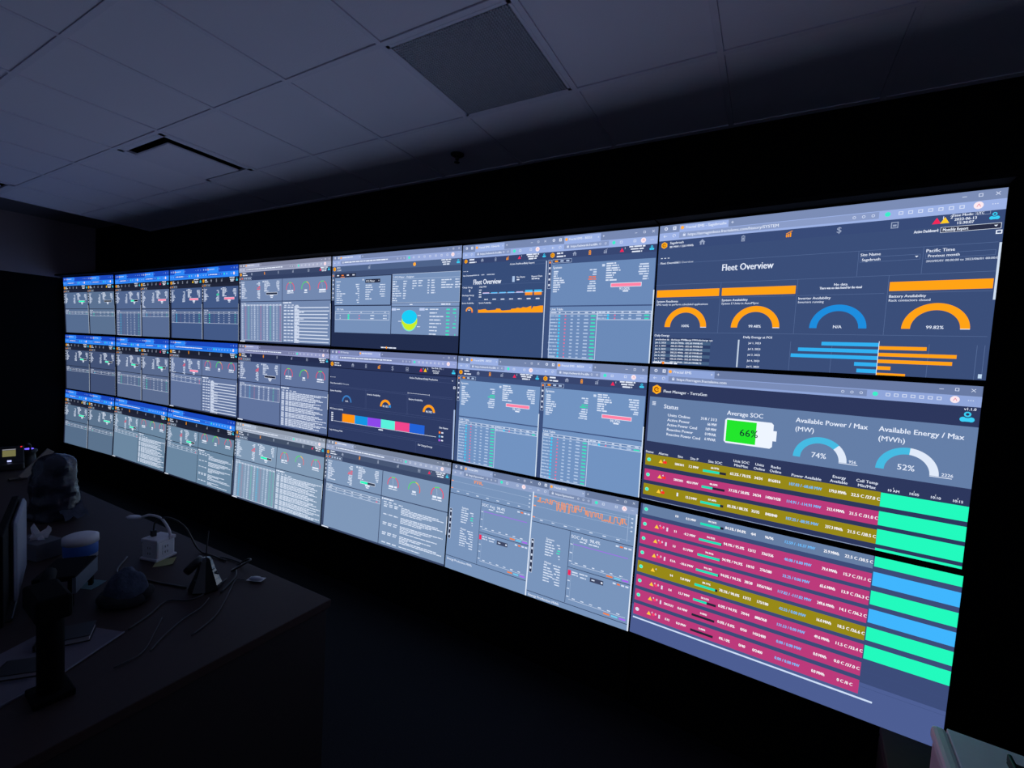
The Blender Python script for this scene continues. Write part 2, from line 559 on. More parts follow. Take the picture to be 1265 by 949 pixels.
def valuelist(cv, x, y, n, pitch, widths, col, align='l', h=11, accent=None, ac=None, words=True):
    for i in range(n):
        w = widths[i % len(widths)] * random.uniform(.9, 1.1)
        c = ac if (accent and i in accent) else col
        cv.greek(x, y + i * pitch, w, h, c, 4, words, align)

def unit_table(cv, x, y, w, rows, p, cols, pitch=30, outline=True, second=None, head=True, y1=1080, bars=False):
    """compact table of values; cols = list of (fraction, width, colour)"""
    g = p['grid']
    hh = pitch * .9
    cv.rect(x, y, w, hh, mixc(p['pan'], p['nav'], .15), 3, False)
    cv.frame(x, y, w, hh, 5, mixc(p['pan'], WHT, .8), 4)
    for q, wd, c in cols:
        cv.greek(x + q * w, y + hh / 2, wd * .7, 10, mixc(p['pan'], WHT, .8), 5, True, 'c')
        if bars: cv.rect(x + q * w - wd * .9, y, 3, hh, g, 3)
    yy = y + hh
    for i in range(rows):
        yc = yy + pitch * (i + .5)
        if yc > y1 - 8: break
        for q, wd, c in cols:
            if c == CYN: cv.disc(x + q * w, yc, 10, c, 4, 8)
            else: cv.greek(x + q * w, yc, wd * random.uniform(.75, 1.1), 11, c or p['dim'], 4, wd > 60, 'c')
    if outline:
        cv.frame(x, y, w, min(hh + rows * pitch, y1 - y), 5, mixc(p['pan'], WHT, .75), 4)

def soc_bar(cv, x, y, w, frac, col, p, h=26, pct=None):
    cv.rect(x, y, w, h, mixc(p['nav'], (0, 0, 0), .3) if frac < 1 else col, 3, False)
    cv.frame(x - 4, y - 4, w + 8, h + 8, 4, WHT, 4)
    cv.rect(x, y, w * frac, h, col, 4, False)
    if pct: cv.text(x + w / 2 - 10, y + h + 18, pct, 28, WHT, align='c', bold=1)
    else: cv.greek(x + w / 2, y + h + 16, 72, 17, WHT, align='c', words=False)
    cv.greek(x + w / 2, y + h + 38, 46, 11, WHT, align='c', words=False)

PINK = (255, 130, 165)
def system_window(cv, x0, p, bar=(1.0, PINK), rows=13, second=0, blue=True, hs=70, ht=62, hn=60, red=True, yel=False, tab='', url='', pct=None, real=True,
                  accent=None, ext=4, title='System', extra=0, t2y=None, scroll=True, orange=2, dense=False):
    """half-width window: system values above, table of units below (960 px wide)"""
    cv.ox = x0
    y = chrome(cv, 960, p, tab, url, hs, ht, ext, 150, 335 if hs < 75 else 300, 24, 560, real)
    ic = [(house, 255, None), (battery, 395, ORG if orange == 2 else None), (graph, 535, ORG if orange == 3 else None)]
    nav(cv, y, hn, 960, p, ic, red=675 if red else None, yel=700 if yel else None, nx=800)
    y += hn
    cv.rect(0, y, 960, 1080 - y, p['sub'], 1, True)
    # mode buttons
    cv.rect(45, y + 8, 185, 34, p['nav'], 2, False); cv.frame(45, y + 8, 185, 34, 3, p['dim'], 3)
    for q in range(3): cv.rect(68 + q * 55, y + 18, 30, 14, ORG if q == 0 else p['dim'], 3)
    side_menu(cv, y + 12, 250, p)
    top = y + 50
    cv.rect(42, top, 912, 608 - top, p['pan'], 2, True)
    cv.rect(42, 618, 912, 462, p['pan'], 2, True)
    cv.text(52, top + 30, title, 28, WHT, bold=.8)
    t = WHT
    k = (600 - top) / 365
    valuelist(cv, 62, top + 68 * k, 10 + extra, 20 * k, [45, 40, 42, 80, 95, 110, 70, 78, 62, 40], mixc(p['pan'], t, .85), h=12)
    valuelist(cv, 465, top + 68 * k, 10, 20 * k, [58, 30, 34, 60, 75, 55, 66, 80, 70, 76], mixc(p['pan'], t, .8), 'r', 12, (3, 4) if accent else None, accent)
    cv.rect(512, top + 24, 24, 20, mixc(p['pan'], t, .8), 3)
    valuelist(cv, 550, top + 22, 8, 20 * k, [80, 105, 115, 120, 78, 62, 58, 98], mixc(p['pan'], t, .9), h=12)
    valuelist(cv, 905, top + 42, 7, 20 * k, [80, 85, 85, 78, 72, 40, 42], mixc(p['pan'], t, .8), 'r', 12)
    soc_bar(cv, 600, top + 193 * k, 250, bar[0], bar[1], p, pct=pct)
    cv.text(50, 640, 'Unit Table', 26, WHT, bold=.6)
    cyn = CYN
    G = (60, 225, 190)
    R_ = (235, 110, 150)
    one = [(.09, 85, None), (.21, 30, cyn if blue else G), (.34, 14, R_), (.48, 26, None), (.62, 26, None), (.78, 42, None), (.92, 44, G)]
    if t2y == 'full':
        unit_table(cv, 48, 660, 900, rows, p, [(.06, 80, None), (.17, 30, cyn if blue else G), (.31, 10, mixc(p['pan'], R_, .5)), (.45, 40, None), (.60, 26, None), (.75, 50, None), (.92, 44, mixc(p['pan'], G, .55))], 30 if not dense else 27, bars=rows < 4)
    else:
        unit_table(cv, 46, 658, 447, rows, p, one, 30)
        if second:
            unit_table(cv, 493, 658, 455, second, p, one, 26)
    if scroll: cv.rect(950, y + 300, 10, 780 - y, mixc(p['pan'], (235, 245, 255), .8), 3, False)
    cv.ox = 0

def arc_gauge(cv, x, y, r, kind, p, needle=None):
    segs = {'hot': [(180, 110, (235, 70, 100)), (110, 70, (120, 220, 90)), (70, 0, (235, 70, 100))],
            'soc': [(180, 80, (70, 220, 90)), (80, 45, (235, 190, 60)), (45, 0, (240, 90, 80))],
            'rp': [(180, 120, (235, 70, 100)), (120, 70, (90, 220, 110)), (70, 0, (240, 70, 100))]}[kind]
    for a0, a1, c in segs: cv.ring(x, y, r * .88, r, a0 + 8 if a0 == 180 else a0, a1 if a1 else -18, c, 3, 12)
    if needle: cv.line([(x, y + 5), (x + r * .75 * math.cos(math.radians(needle)), y - r * .75 * math.sin(math.radians(needle)))], 4, p['dim'])

def unit_window(cv, p, tab='', url='', hs=58, ht=62, hn=60, bar=(.45, GRN), dense=0, log='spread', red=1640, real=True, rows=1, accent=(240, 90, 110), tcols=None, gauges=True, logrows=None):
    """full-width window: system values, three gauges, unit table and message log"""
    y = chrome(cv, 1920, p, tab, url, hs, ht, 8, 150, 330, 25, None, real)
    ic = [(house, 300, None), (battery, 590, ORG), (battery, 890, None), (graph, 1195, None), (calen, 1500, None)]
    nav(cv, y, hn, 1920, p, ic, red=red, nx=1790)
    y += hn
    cv.rect(0, y, 1920, 1080 - y, p['sub'], 1, True)
    top = y + 55; mid = 520; vd = 975; bot = 1060
    for (a, b, c, d) in ((42, top, vd - 5, mid - 5), (vd + 5, top, 1915, mid - 5), (42, mid + 5, vd - 5, bot), (vd + 5, mid + 5, 1915, bot)):
        cv.rect(a, b, c - a, d - b, p['pan'], 2, True)
    cv.rect(45, y + 6, 250, 42, p['nav'], 2, False); cv.frame(45, y + 6, 250, 42, 3, p['dim'], 3)
    for q in range(5): cv.rect(62 + q * 46, y + 18, 28, 18, (235, 120, 90) if q == 0 else p['dim'], 3)
    side_menu(cv, y + 12, 290, p, 6)
    bright = mixc(p['pan'], WHT, .85)
    cv.text(52, top + 20, 'System', 25, WHT)
    valuelist(cv, 62, top + 48, 11, 19, [62, 55, 60, 92, 105, 120, 82, 92, 72, 55, 130], bright, h=12)
    valuelist(cv, 490, top + 35, 13, 18, [40, 70, 42, 30, 62, 75, 55, 66, 60, 60], bright, 'r', 12, (3, 4, 5), accent)
    cv.rect(548, top + 15, 24, 20, bright, 3)
    valuelist(cv, 585, top + 22, 8, 19, [80, 105, 115, 120, 78, 62, 58, 98], bright, h=12)
    valuelist(cv, 915, top + 30, 7, 19, [60, 66, 70, 62, 54, 40, 36], bright, 'r', 12)
    soc_bar(cv, 630, top + 175, 235, bar[0], bar[1], p)
    for gx, k, nd in ((1140, 'hot', 95), (1450, 'soc', None), (1765, 'rp', 100)):
        arc_gauge(cv, gx, 365, 85, k, p, nd)
        cv.greek(gx, 392, 120 if k != 'soc' else 50, 22, WHT, 5, True, 'c'); cv.greek(gx, 418, 130 if k != 'soc' else 66, 11, WHT, 5, True, 'c')
    cv.text(50, mid + 24, 'Unit Table', 24, WHT)
    if dense:
        G = (70, 215, 185); Rr = (210, 110, 160)
        base = tcols or [None, Rr, G, None, None, None, Rr, None, None, G, None, None, Rr]
        cols = [(.035 + .93 * i / (len(base) - 1), 34, mixc(p['pan'], c, .5) if c else mixc(p['pan'], p['txt'], .5 if i % 2 else .75)) for i, c in enumerate(base)]
        unit_table(cv, 48, mid + 40, 918, dense, p, cols, 19.5, y1=1055)
    else:
        unit_table(cv, 48, mid + 40, 918, rows, p, [(.08, 80, None), (.2, 30, None), (.36, 40, None), (.5, 40, None), (.66, 50, None), (.81, 50, None), (.94, 30, (235, 110, 140))], 32, bars=True)
    cv.rect(vd + 15, mid + 14, 16, 18, WHT, 3); cv.greek(vd + 38, mid + 24, 150, 15, WHT)
    for q, xx in enumerate((1020, 1095, 1170)): cv.greek(xx, mid + 56, 45, 12, bright)
    cv.greek(1245, mid + 60, 60, 12, bright)
    yl = mid + 82
    i = 0
    if log == 'bars':
        while yl < 1050:
            for xx in (1010, 1085, 1150): cv.greek(xx, yl, 55, 17, bright)
            cv.greek(1225, yl - 8, 95, 13, bright, 4, False)
            cv.greek(1225, yl + 6, random.choice([660, 670, 640, 660]), 12, bright, 4, False)
            cv.greek(1225, yl + 22, random.choice([100, 60, 190]), 12, bright, 4)
            yl += 43
    elif log == 'block':
        while yl < 1040:
            n = random.choice([4, 5, 6, 4])
            for q in range(n):
                if yl + q * 17 > 1045: break
                for xx in (1005, 1090, 1160): cv.greek(xx, yl + q * 17, 58, 12, bright, 4, False)
                cv.greek(1225, yl + q * 17, [670, 560, 430, 540, 600, 460][(q + i) % 6], 12, bright)
            yl += n * 17 + 10; i += 1
    else:
        while yl < 1030:
            n = random.choice([4, 5, 4])
            for q, xx in enumerate((1025, 1105, 1185)):
                cv.greek(xx, yl, 60, 13, bright)
                if n > 4: cv.greek(xx, yl + 20, 50, 13, bright)
            for q in range(n):
                if yl + q * 17 > 1040: break
                cv.greek(1285, yl + q * 17, [120, 520, 590, 440, 300][(q + i) % 5], 11, bright)
            yl += n * 17 + 26; i += 1
    cv.rect(1908, mid + 40, 8, 190, bright, 3, False)
    cv.greek(15, 1070, 120, 13, WHT, 5, False)
POSE = {
    (0,0): ((-6.6542, -0.5294, 2.163), (0.99093, 0.1344, 0.00164), (0.00317, -0.03553, 0.99936)),
    (0,1): ((-5.445, -0.3933, 2.1628), (0.99699, 0.07755, 0.00071), (0.00081, -0.01959, 0.99981)),
    (0,2): ((-4.2364, -0.2959, 2.1628), (0.99736, 0.07254, -0.00117), (0.00285, -0.02302, 0.99973)),
    (0,3): ((-3.0254, -0.2046, 2.1597), (0.9974, 0.07202, -0.00045), (0.00241, -0.02714, 0.99963)),
    (0,4): ((-1.8201, -0.1101, 2.1598), (0.99747, 0.0711, -0.00217), (0.00355, -0.01917, 0.99981)),
    (0,5): ((-0.6063, -0.0351, 2.1574), (0.99888, 0.04739, 0.00065), (0.00033, -0.02085, 0.99978)),
    (0,6): ((0.611, -0.0054, 2.159), (1.0, 0.00066, 0.00121), (-0.0012, -0.02297, 0.99974)),
    (1,0): ((-6.6536, -0.5179, 1.4543), (0.99089, 0.13459, 0.00427), (-0.00296, -0.00999, 0.99995)),
    (1,1): ((-5.4475, -0.3846, 1.457), (0.99734, 0.07268, 0.00584), (-0.00531, -0.00749, 0.99996)),
    (1,2): ((-4.2394, -0.2918, 1.4582), (0.99729, 0.07359, 0.00148), (-0.00112, -0.00502, 0.99999)),
    (1,3): ((-3.0324, -0.1977, 1.4576), (0.99714, 0.0756, 0.00203), (-0.00188, -0.0021, 1.0)),
    (1,4): ((-1.8243, -0.1019, 1.4597), (0.99724, 0.07408, 0.00547), (-0.00509, -0.00532, 0.99997)),
    (1,5): ((-0.6123, -0.0256, 1.4613), (0.9987, 0.05089, 0.00051), (-0.0002, -0.00614, 0.99998)),
    (1,6): ((0.6053, 0.002, 1.459), (0.99997, -0.00658, -0.00297), (0.00293, -0.00583, 0.99998)),
    (2,0): ((-6.6533, -0.5291, 0.7549), (0.99145, 0.13052, -0.00043), (-0.00318, 0.02745, 0.99962)),
    (2,1): ((-5.4506, -0.4045, 0.7559), (0.99732, 0.07298, 0.00477), (-0.00778, 0.04101, 0.99913)),
    (2,2): ((-4.241, -0.3125, 0.756), (0.99722, 0.07454, 0.00154), (-0.00457, 0.04059, 0.99917)),
    (2,3): ((-3.0307, -0.2189, 0.7564), (0.99729, 0.07337, 0.00493), (-0.0082, 0.04428, 0.99899)),
    (2,4): ((-1.8227, -0.126, 0.7615), (0.99751, 0.0701, 0.00732), (-0.01071, 0.04804, 0.99879)),
    (2,5): ((-0.6088, -0.0488, 0.7644), (0.99862, 0.0526, 0.00102), (-0.00348, 0.04669, 0.9989)),
    (2,6): ((0.6106, -0.0031, 0.7555), (0.99953, 0.0273, -0.01379), (0.01345, 0.01255, 0.99983)),
}

# ------------------------------------------------------------------ content of every display
BLUE = dict(strip=(26, 72, 188), tool=(44, 134, 246), nav=(28, 34, 54), sub=(32, 38, 60))
def blue(pan): return pal(BLUE['strip'], BLUE['tool'], BLUE['nav'], BLUE['sub'], pan, pan)
def grey(pan, nav=(56, 72, 110), strip=(118, 130, 166), tool=(160, 174, 212), sub=None):
    return pal(strip, tool, nav, sub or mixc(nav, (40, 55, 95), .4), pan, pan)
URL = 'https://terragenbess.fractalems.com/history/SYSTEM'
URLS = 'https://edwards.fractalems.com'

def pair(a, b):
    def f(cv):
        system_window(cv, 0, **a)
        system_window(cv, 960, **b)
    return f

def d_fleet_overview(cv):
    p = pal((122, 142, 188), (155, 176, 228), (54, 76, 126), (50, 64, 106), (50, 64, 106), (50, 64, 106))
    bg = (56, 79, 127); ln = (88, 114, 164)
    chrome(cv, 1920, p, 'Fractal EMS - Sagebrush', URL, 58, 60, 9, 150, 345, 26, 1360)
    nav(cv, 118, 68, 1920, p, [(house, 322, None), (battery, 599, None), (graph, 882, ORG), (lambda c, x, y, r, k: c.text(x, y, '$', 48, k, align='c'), 1161, None), (calen, 1441, None)],
        red=1634, yel=1670, real=('Sagebrush', '80 MW / 320 MWh'), when=('2023-06-13', '15:30:07'), nx=1760)
    cv.rect(0, 186, 1920, 894, bg, 1, True)
    cv.text(1535, 205, 'Active Dashboard:', 22, WHT, bold=1.2, mw=112)
    cv.rect(1655, 190, 255, 32, (40, 46, 74), 2, False); cv.frame(1655, 190, 255, 32, 2, WHT); cv.text(1664, 206, 'Monthly Report', 22, WHT, bold=1.2, mw=110)
    cv.poly([(1880, 201), (1896, 201), (1888, 211)], WHT)
    cv.frame(1890, 230, 26, 22, 5, WHT)
    for q in range(3): cv.rect(22 + q * 26, 250, 14, 5, WHT, 3)
    cv.text(20, 290, 'Fleet Overview', 20, WHT, bold=.6); cv.text(130, 290, 'BESS Overview', 20, mixc(bg, WHT, .7))
    cv.text(470, 350, 'Fleet Overview', 62, WHT, bold=2.5, mw=332)
    cv.rect(1275, 300, 2, 156, ln, 3); cv.rect(1588, 300, 2, 156, ln, 3)
    cv.text(1285, 322, 'Site Name', 22, WHT, bold=.8); cv.frame(1285, 338, 292, 32, 2, ln); cv.text(1294, 354, 'Sagebrush', 21, WHT, bold=.6); cv.poly([(1552, 348), (1568, 348), (1560, 358)], WHT)
    cv.text(1600, 322, 'Pacific Time', 24, WHT, bold=.8); cv.frame(1600, 338, 300, 30, 2, ln); cv.text(1610, 353, 'Previous month', 20, WHT, bold=.5)
    cv.text(1604, 384, '2023/05/01 00:00:00 to 2023/06/01 00:00:00', 16, mixc(bg, WHT, .85))
    cv.rect(0, 296, 1906, 2, ln, 2, False)
    for y in (458, 828): cv.rect(0, y, 1906, 2, ln, 3, False)
    for x in (474, 956, 1438): cv.rect(x, 458, 2, 370, ln, 3, False)
    for x, w in ((8, 458), (484, 464), (1446, 458)): cv.rect(x, 500, w, 56, (255, 162, 22), 3, False)
    for x in (8, 484, 962, 1446): cv.rect(x, 568, 462, 2, ln, 3, False)
    cv.text(1196, 503, 'No data', 20, WHT, align='c', bold=.8); cv.text(1196, 524, 'There was no data found for the visual', 20, WHT, align='c', bold=1.2, mw=225)
    for x, a, b in ((10, 'System Readiness', 'EMS ready to perform scheduled applications'), (486, 'System Availability', 'System E Units in AutoPSync'),
                    (967, 'Inverter Availability', 'Inverters running'), (1447, 'Battery Availability', 'Rack contactors closed')):
        cv.text(x, 588, a, 21, WHT, bold=.8); cv.text(x, 613, b, 19, mixc(bg, WHT, .9), bold=.4)
    for x, c, s in ((238, (255, 162, 22), '100%'), (716, (255, 162, 22), '99.48%'), (1198, (30, 140, 220), 'N/A'), (1676, (255, 162, 22), '99.82%')):
        cv.ring(x, 788, 112, 154, 0, 180, c, 3, 32); cv.text(x, 778, s, 25, WHT, align='c', bold=1)
        if c[0] > 100: cv.rect(x + 112, 786, 42, 4, WHT, 4)
    cv.text(10, 854, 'Daily Energy', 21, WHT, bold=.8)
    tb = (66, 98, 138)
    cv.rect(14, 872, 418, 208, mixc(bg, (25, 40, 80), .4), 2, False)
    for i in range(8):
        y = 886 + i * 25
        if i % 2: cv.rect(14, y - 12, 418, 25, tb, 3, False)
        for x, s in ((20, 'Jun %d, 2023' % (i + 1)), (140, '300.25 MWh'), (245, '-202.60 MWh'), (345, '0.%d' % (40 + i * 5))):
            cv.text(x, y, s if i else ('production date', 'discharge MWh', 'charge MWh', 'discharge cycles')[(20, 140, 245, 345).index(x)][:13], 17, WHT, bold=.8)
    cv.greek(10, 1071, 190, 14, WHT, 5); cv.disc(92, 1070, 10, (255, 140, 30), 6)
    cv.rect(617, 876, 10, 200, (190, 205, 225), 3, False)
    cv.text(648, 856, 'Daily Energy at POI', 21, WHT, bold=.8)
    for i in range(5): cv.text(686, 898 + i * 42, 'Jul %d, 2023' % (1 + i), 17, WHT, bold=.6)
    for x in (752, 945, 1180, 1660, 1868, 1900): cv.rect(x, 880, 2, 200, ln, 2, False)
    B = (50, 175, 240)
    for i, (l, r) in enumerate(((1122, 1651), (992, 1787), (952, 1771), (1307, 1491), (1322, 1564))):
        y = 878 + i * 42
        cv.rect(l, y, 1424 - l, 24, B, 3, False); cv.rect(1424, y + 20, r - 1424, 22, (255, 162, 22), 3, False)
    cv.rect(1422, 868, 3, 212, WHT, 4, False)
    cv.rect(1886, 1046, 16, 24, (190, 215, 240), 3); cv.rect(1910, 300, 10, 320, (205, 220, 240), 3, False)

OLV, MAG, GRY = (150, 136, 24), (186, 58, 122), (100, 128, 170)
PBLUE = (110, 190, 255)
def fleet_row(cv, y, h, col, vals, dot=GRN, warns='yr', frac=.6, dx=0):
    cv.rect(16, y, 1500 + dx, h, col, 2, False)
    m = y + h * .5
    cv.disc(45, m, 15, mixc(dot, WHT, .45), 3); cv.disc(45, m, 9, dot, 4)
    if 'y' in warns: warn(cv, 140, m, 17, (255, 205, 60), '4')
    if 'r' in warns: cv.disc(176, m + 3, 12, (250, 50, 40), 3); warn(cv, 163, m + 3, 11, (250, 60, 60), '')
    if 'p' in warns: cv.disc(176, m, 12, (250, 60, 110), 3); cv.rect(216, m - 14, 12, 30, (225, 220, 240), 3); cv.text(186, m - 8, '0', 22, WHT, bold=1)
    W2 = (250, 250, 255)
    st = dict(align='c', bold=1.8)
    cv.text(284, m, vals[0], 22, W2, **st); cv.text(388, m, vals[1], 24, W2, mw=12.2 * len(vals[1]), **st)
    cv.text(540, m - 18, vals[2], 18, W2, **st)
    cv.rect(458, m + 4, 162, 18, (34, 38, 60), 3, False); cv.rect(458, m + 4, 162 * frac, 18, (30, 225, 185), 4, False)
    for x, s, c in ((714, vals[3], W2), (831, vals[4], W2), (931, vals[5], W2), (1113, vals[6], PBLUE), (1294, vals[7], W2), (1441, vals[8], W2)):
        cv.text(x + dx, m, s, 26, c, mw=10.6 * len(s), **st)

def d_fleet_manager(cv):
    p = pal((104, 124, 170), (142, 164, 216), (44, 56, 98), (40, 46, 78), (98, 128, 174), (40, 46, 78))
    chrome(cv, 1920, p, 'Fractal EMS', 'https://terragen.fractalems.com', 60, 62, 9, 140, 345, 26, 1395)
    cv.rect(0, 122, 1920, 958, p['nav'], 1, True)
    hexlogo(cv, 65, 178, 38); cv.text(118, 186, 'Fleet Manager - TerraGen', 28, WHT, bold=1)
    cv.text(1850, 136, 'v1.1.0', 20, WHT); people(cv, 1868, 185, 32)
    cv.rect(16, 238, 1904, 362, p['pan'], 2, True)
    for q in range(3): cv.rect(38, 276 + q * 11, 28, 6, WHT, 3)
    cv.text(130, 306, 'Status', 42, WHT, bold=2)
    for i, (a, b) in enumerate((('Units Online', '318 / 313'), ('Active Power', '66 MW'), ('Active Power Cmd', '169 MW'), ('Reactive Power', '0 MVAR'), ('Reactive Power Cmd', '6 MVAR'))):
        cv.text(165, 372 + i * 38, a, 27, WHT, bold=1.4, mw=14.2 * len(a)); cv.text(528, 368 + i * 38, b, 27, WHT, align='r', bold=1.4, mw=13 * len(b))
    cv.text(592, 304, 'Average SOC', 41, WHT, bold=1.6, mw=236)
    cv.poly([(598, 344), (584, 358), (584, 514), (598, 528), (884, 528), (898, 514), (898, 358), (884, 344)], (236, 243, 255), 3); cv.rect(898, 400, 22, 72, (236, 243, 255), 3, False)
    cv.rect(596, 356, 196, 160, (35, 228, 45), 4, False)
    cv.text(745, 438, '66%', 66, (20, 40, 50), align='c', L=6)
    for x, a, b, s, m, k in ((1025, 'Available Power / Max', '(MW)', '74%', '956', .74), (1473, 'Available Energy / Max', '(MWh)', '52%', '2226', .52)):
        cv.text(x, 303, a, 41, WHT, bold=1.6, mw=392); cv.text(x, 363, b, 41, WHT, bold=1)
        cx = x + 152
        cv.ring(cx, 554, 108, 150, 180 * (1 - k), 180, (70, 185, 225), 3, 26); cv.ring(cx, 554, 108, 150, 0, 180 * (1 - k), (222, 232, 248), 3, 16)
        cv.text(cx - 4, 527, s, 46, WHT, align='c', bold=1); cv.text(cx + 160, 540, m, 24, WHT, bold=.8); cv.rect(cx + 108, 556, 100, 4, WHT, 4)
    for x, a, b in ((45, 'Status', ''), (155, 'Alarms', ''), (286, 'Site', ''), (390, 'Site P', ''), (539, 'Site SOC', ''), (714, 'Unit SOC', 'Min/Max'), (832, 'Units', 'Online'), (933, 'Racks', 'Online'),
                    (1115, 'Power Available', ''), (1296, 'Energy', 'Available'), (1442, 'Cell Temp', 'Min/Max')):
        if b: cv.text(x, 652, a, 24, WHT, align='c', bold=.8); cv.text(x, 682, b, 24, WHT, align='c', bold=.8)
        else: cv.text(x, 686, a, 24, WHT, align='c', bold=.8)
    for x, s in ((1575, '10 AM'), (1673, '10:05'), (1771, '10:10'), (1869, '10:15')):
        cv.text(x, 684, s, 20, WHT, align='c', bold=.6); cv.rect(x - 1, 664, 2, 12, WHT, 3)
    G = (34, 248, 188)
    fleet_row(cv, 704, 92, OLV, ('SBES01', '7.2 MW', '66.97%', '63.2% / 70.5%', '34/34', '816/816', '107.03 / -68.68 MW', '179.0 MWh', '22.5 C /27.0 C'), frac=.72)
    fleet_row(cv, 828, 92, MAG, ('SBES02', '40.0 MW', '40.60%', '37.5% / 50.8%', '34/34', '1406/1428', '114.91 / -114.91 MW', '212.4 MWh', '21.5 C /31.0 C'), frac=.48)
    fleet_row(cv, 948, 92, OLV, ('', '12.2 MW', '87.60%', '85.5% / 88.2%', '35/35', '840/840', '107.25 / -88.95 MW', '237.3 MWh', '21.5 C /28.5 C'), frac=.86)
    cv.rect(280, 974, 12, 28, WHT, 3)
    for y, h in ((706, 90), (826, 90), (942, 98), (1064, 16)): cv.rect(1517, y, 403, h, G, 3, False)
    cv.rect(10, 1074, 1508, 4, (150, 170, 205), 4, False)

def d_fleet_table(cv):
    bg = (52, 64, 108)
    cv.rect(0, 0, 1920, 840, (58, 76, 126), 1, True)
    cv.rect(0, 840, 1920, 240, (74, 94, 153), 1, True)
    for y in (800, 860, 905): cv.rect(1508, y - 40, 412, 2, (60, 78, 132), 2, False)
    rows = [(0, 84, GRY, ('E0', '0.5 MW', '84.56%', '84.5% / 84.8%', '4/4', '96/96', '12.59 / -10.37 MW', '25.9 MWh', '22.5 C /30.5 C'), '', .86),
            (116, 94, MAG, ('S1', '-0.2 MW', '94.95%', '94.9% / 95.0%', '12/12', '336/336', '40.00 / 0.00 MW', '79.4 MWh', '15.7 C /31.1 C'), 'yp', .97),
            (235, 93, MAG, ('S3', '0.2 MW', '94.95%', '94.9% / 94.9%', '10/10', '276/280', '33.25 / 0.00 MW', '65.6 MWh', '13.9 C /36.3 C'), 'yp', .97),
            (354, 92, MAG, ('E1A', '-10.6 MW', '94.14%', '94.0% / 94.3%', '38/38', '1056/1064', '117.82 / -117.82 MW', '249.6 MWh', '14.1 C /36.2 C'), 'yp', .96),
            (470, 93, OLV, ('S4', '5.8 MW', '80.79%', '78.2% / 90.0%', '12/12', '175/180', '42.55 / 0.00 MW', '16.0 MWh', '18.5 C /26.6 C'), 'y', .9),
            (588, 92, MAG, ('E4', '15.7 MW', '50.52%', '0.0% / 94.9%', '39/44', '880/968', '131.53 / 0.00 MW', '49.6 MWh', '11.5 C /33.4 C'), 'yp', .6),
            (708, 92, MAG, ('SB2333', '0.0 MW', '0.00%', '0.0% / 0.0%', '0/50', '143/2400', '0.00 / 0.00 MW', '0.0 MWh', '0.0 C /37.0 C'), 'yp', 0),
            (828, 92, MAG, ('E1S', '0.0 MW', '0.00%', '0% / 0%', '0/40', '0/2400', '0.00 / 0.00 MW', '0.0 MWh', '0 C /0 C'), 'yp', 0)]
    for i, (y, h, c, v, w, fr) in enumerate(rows):
        fleet_row(cv, y, h, c, v, GRN if i < 7 else (215, 225, 240), w, fr, -16)
    G, B = (34, 248, 188), (64, 180, 252)
    for y, h, c in ((0, 67, G), (102, 90, B), (226, 90, G), (346, 90, B), (466, 88, G), (588, 90, G)):
        cv.rect(1506, y, 414, h, c, 3, False)
    cv.rect(16, 940, 1560, 12, (205, 222, 248), 3, False)

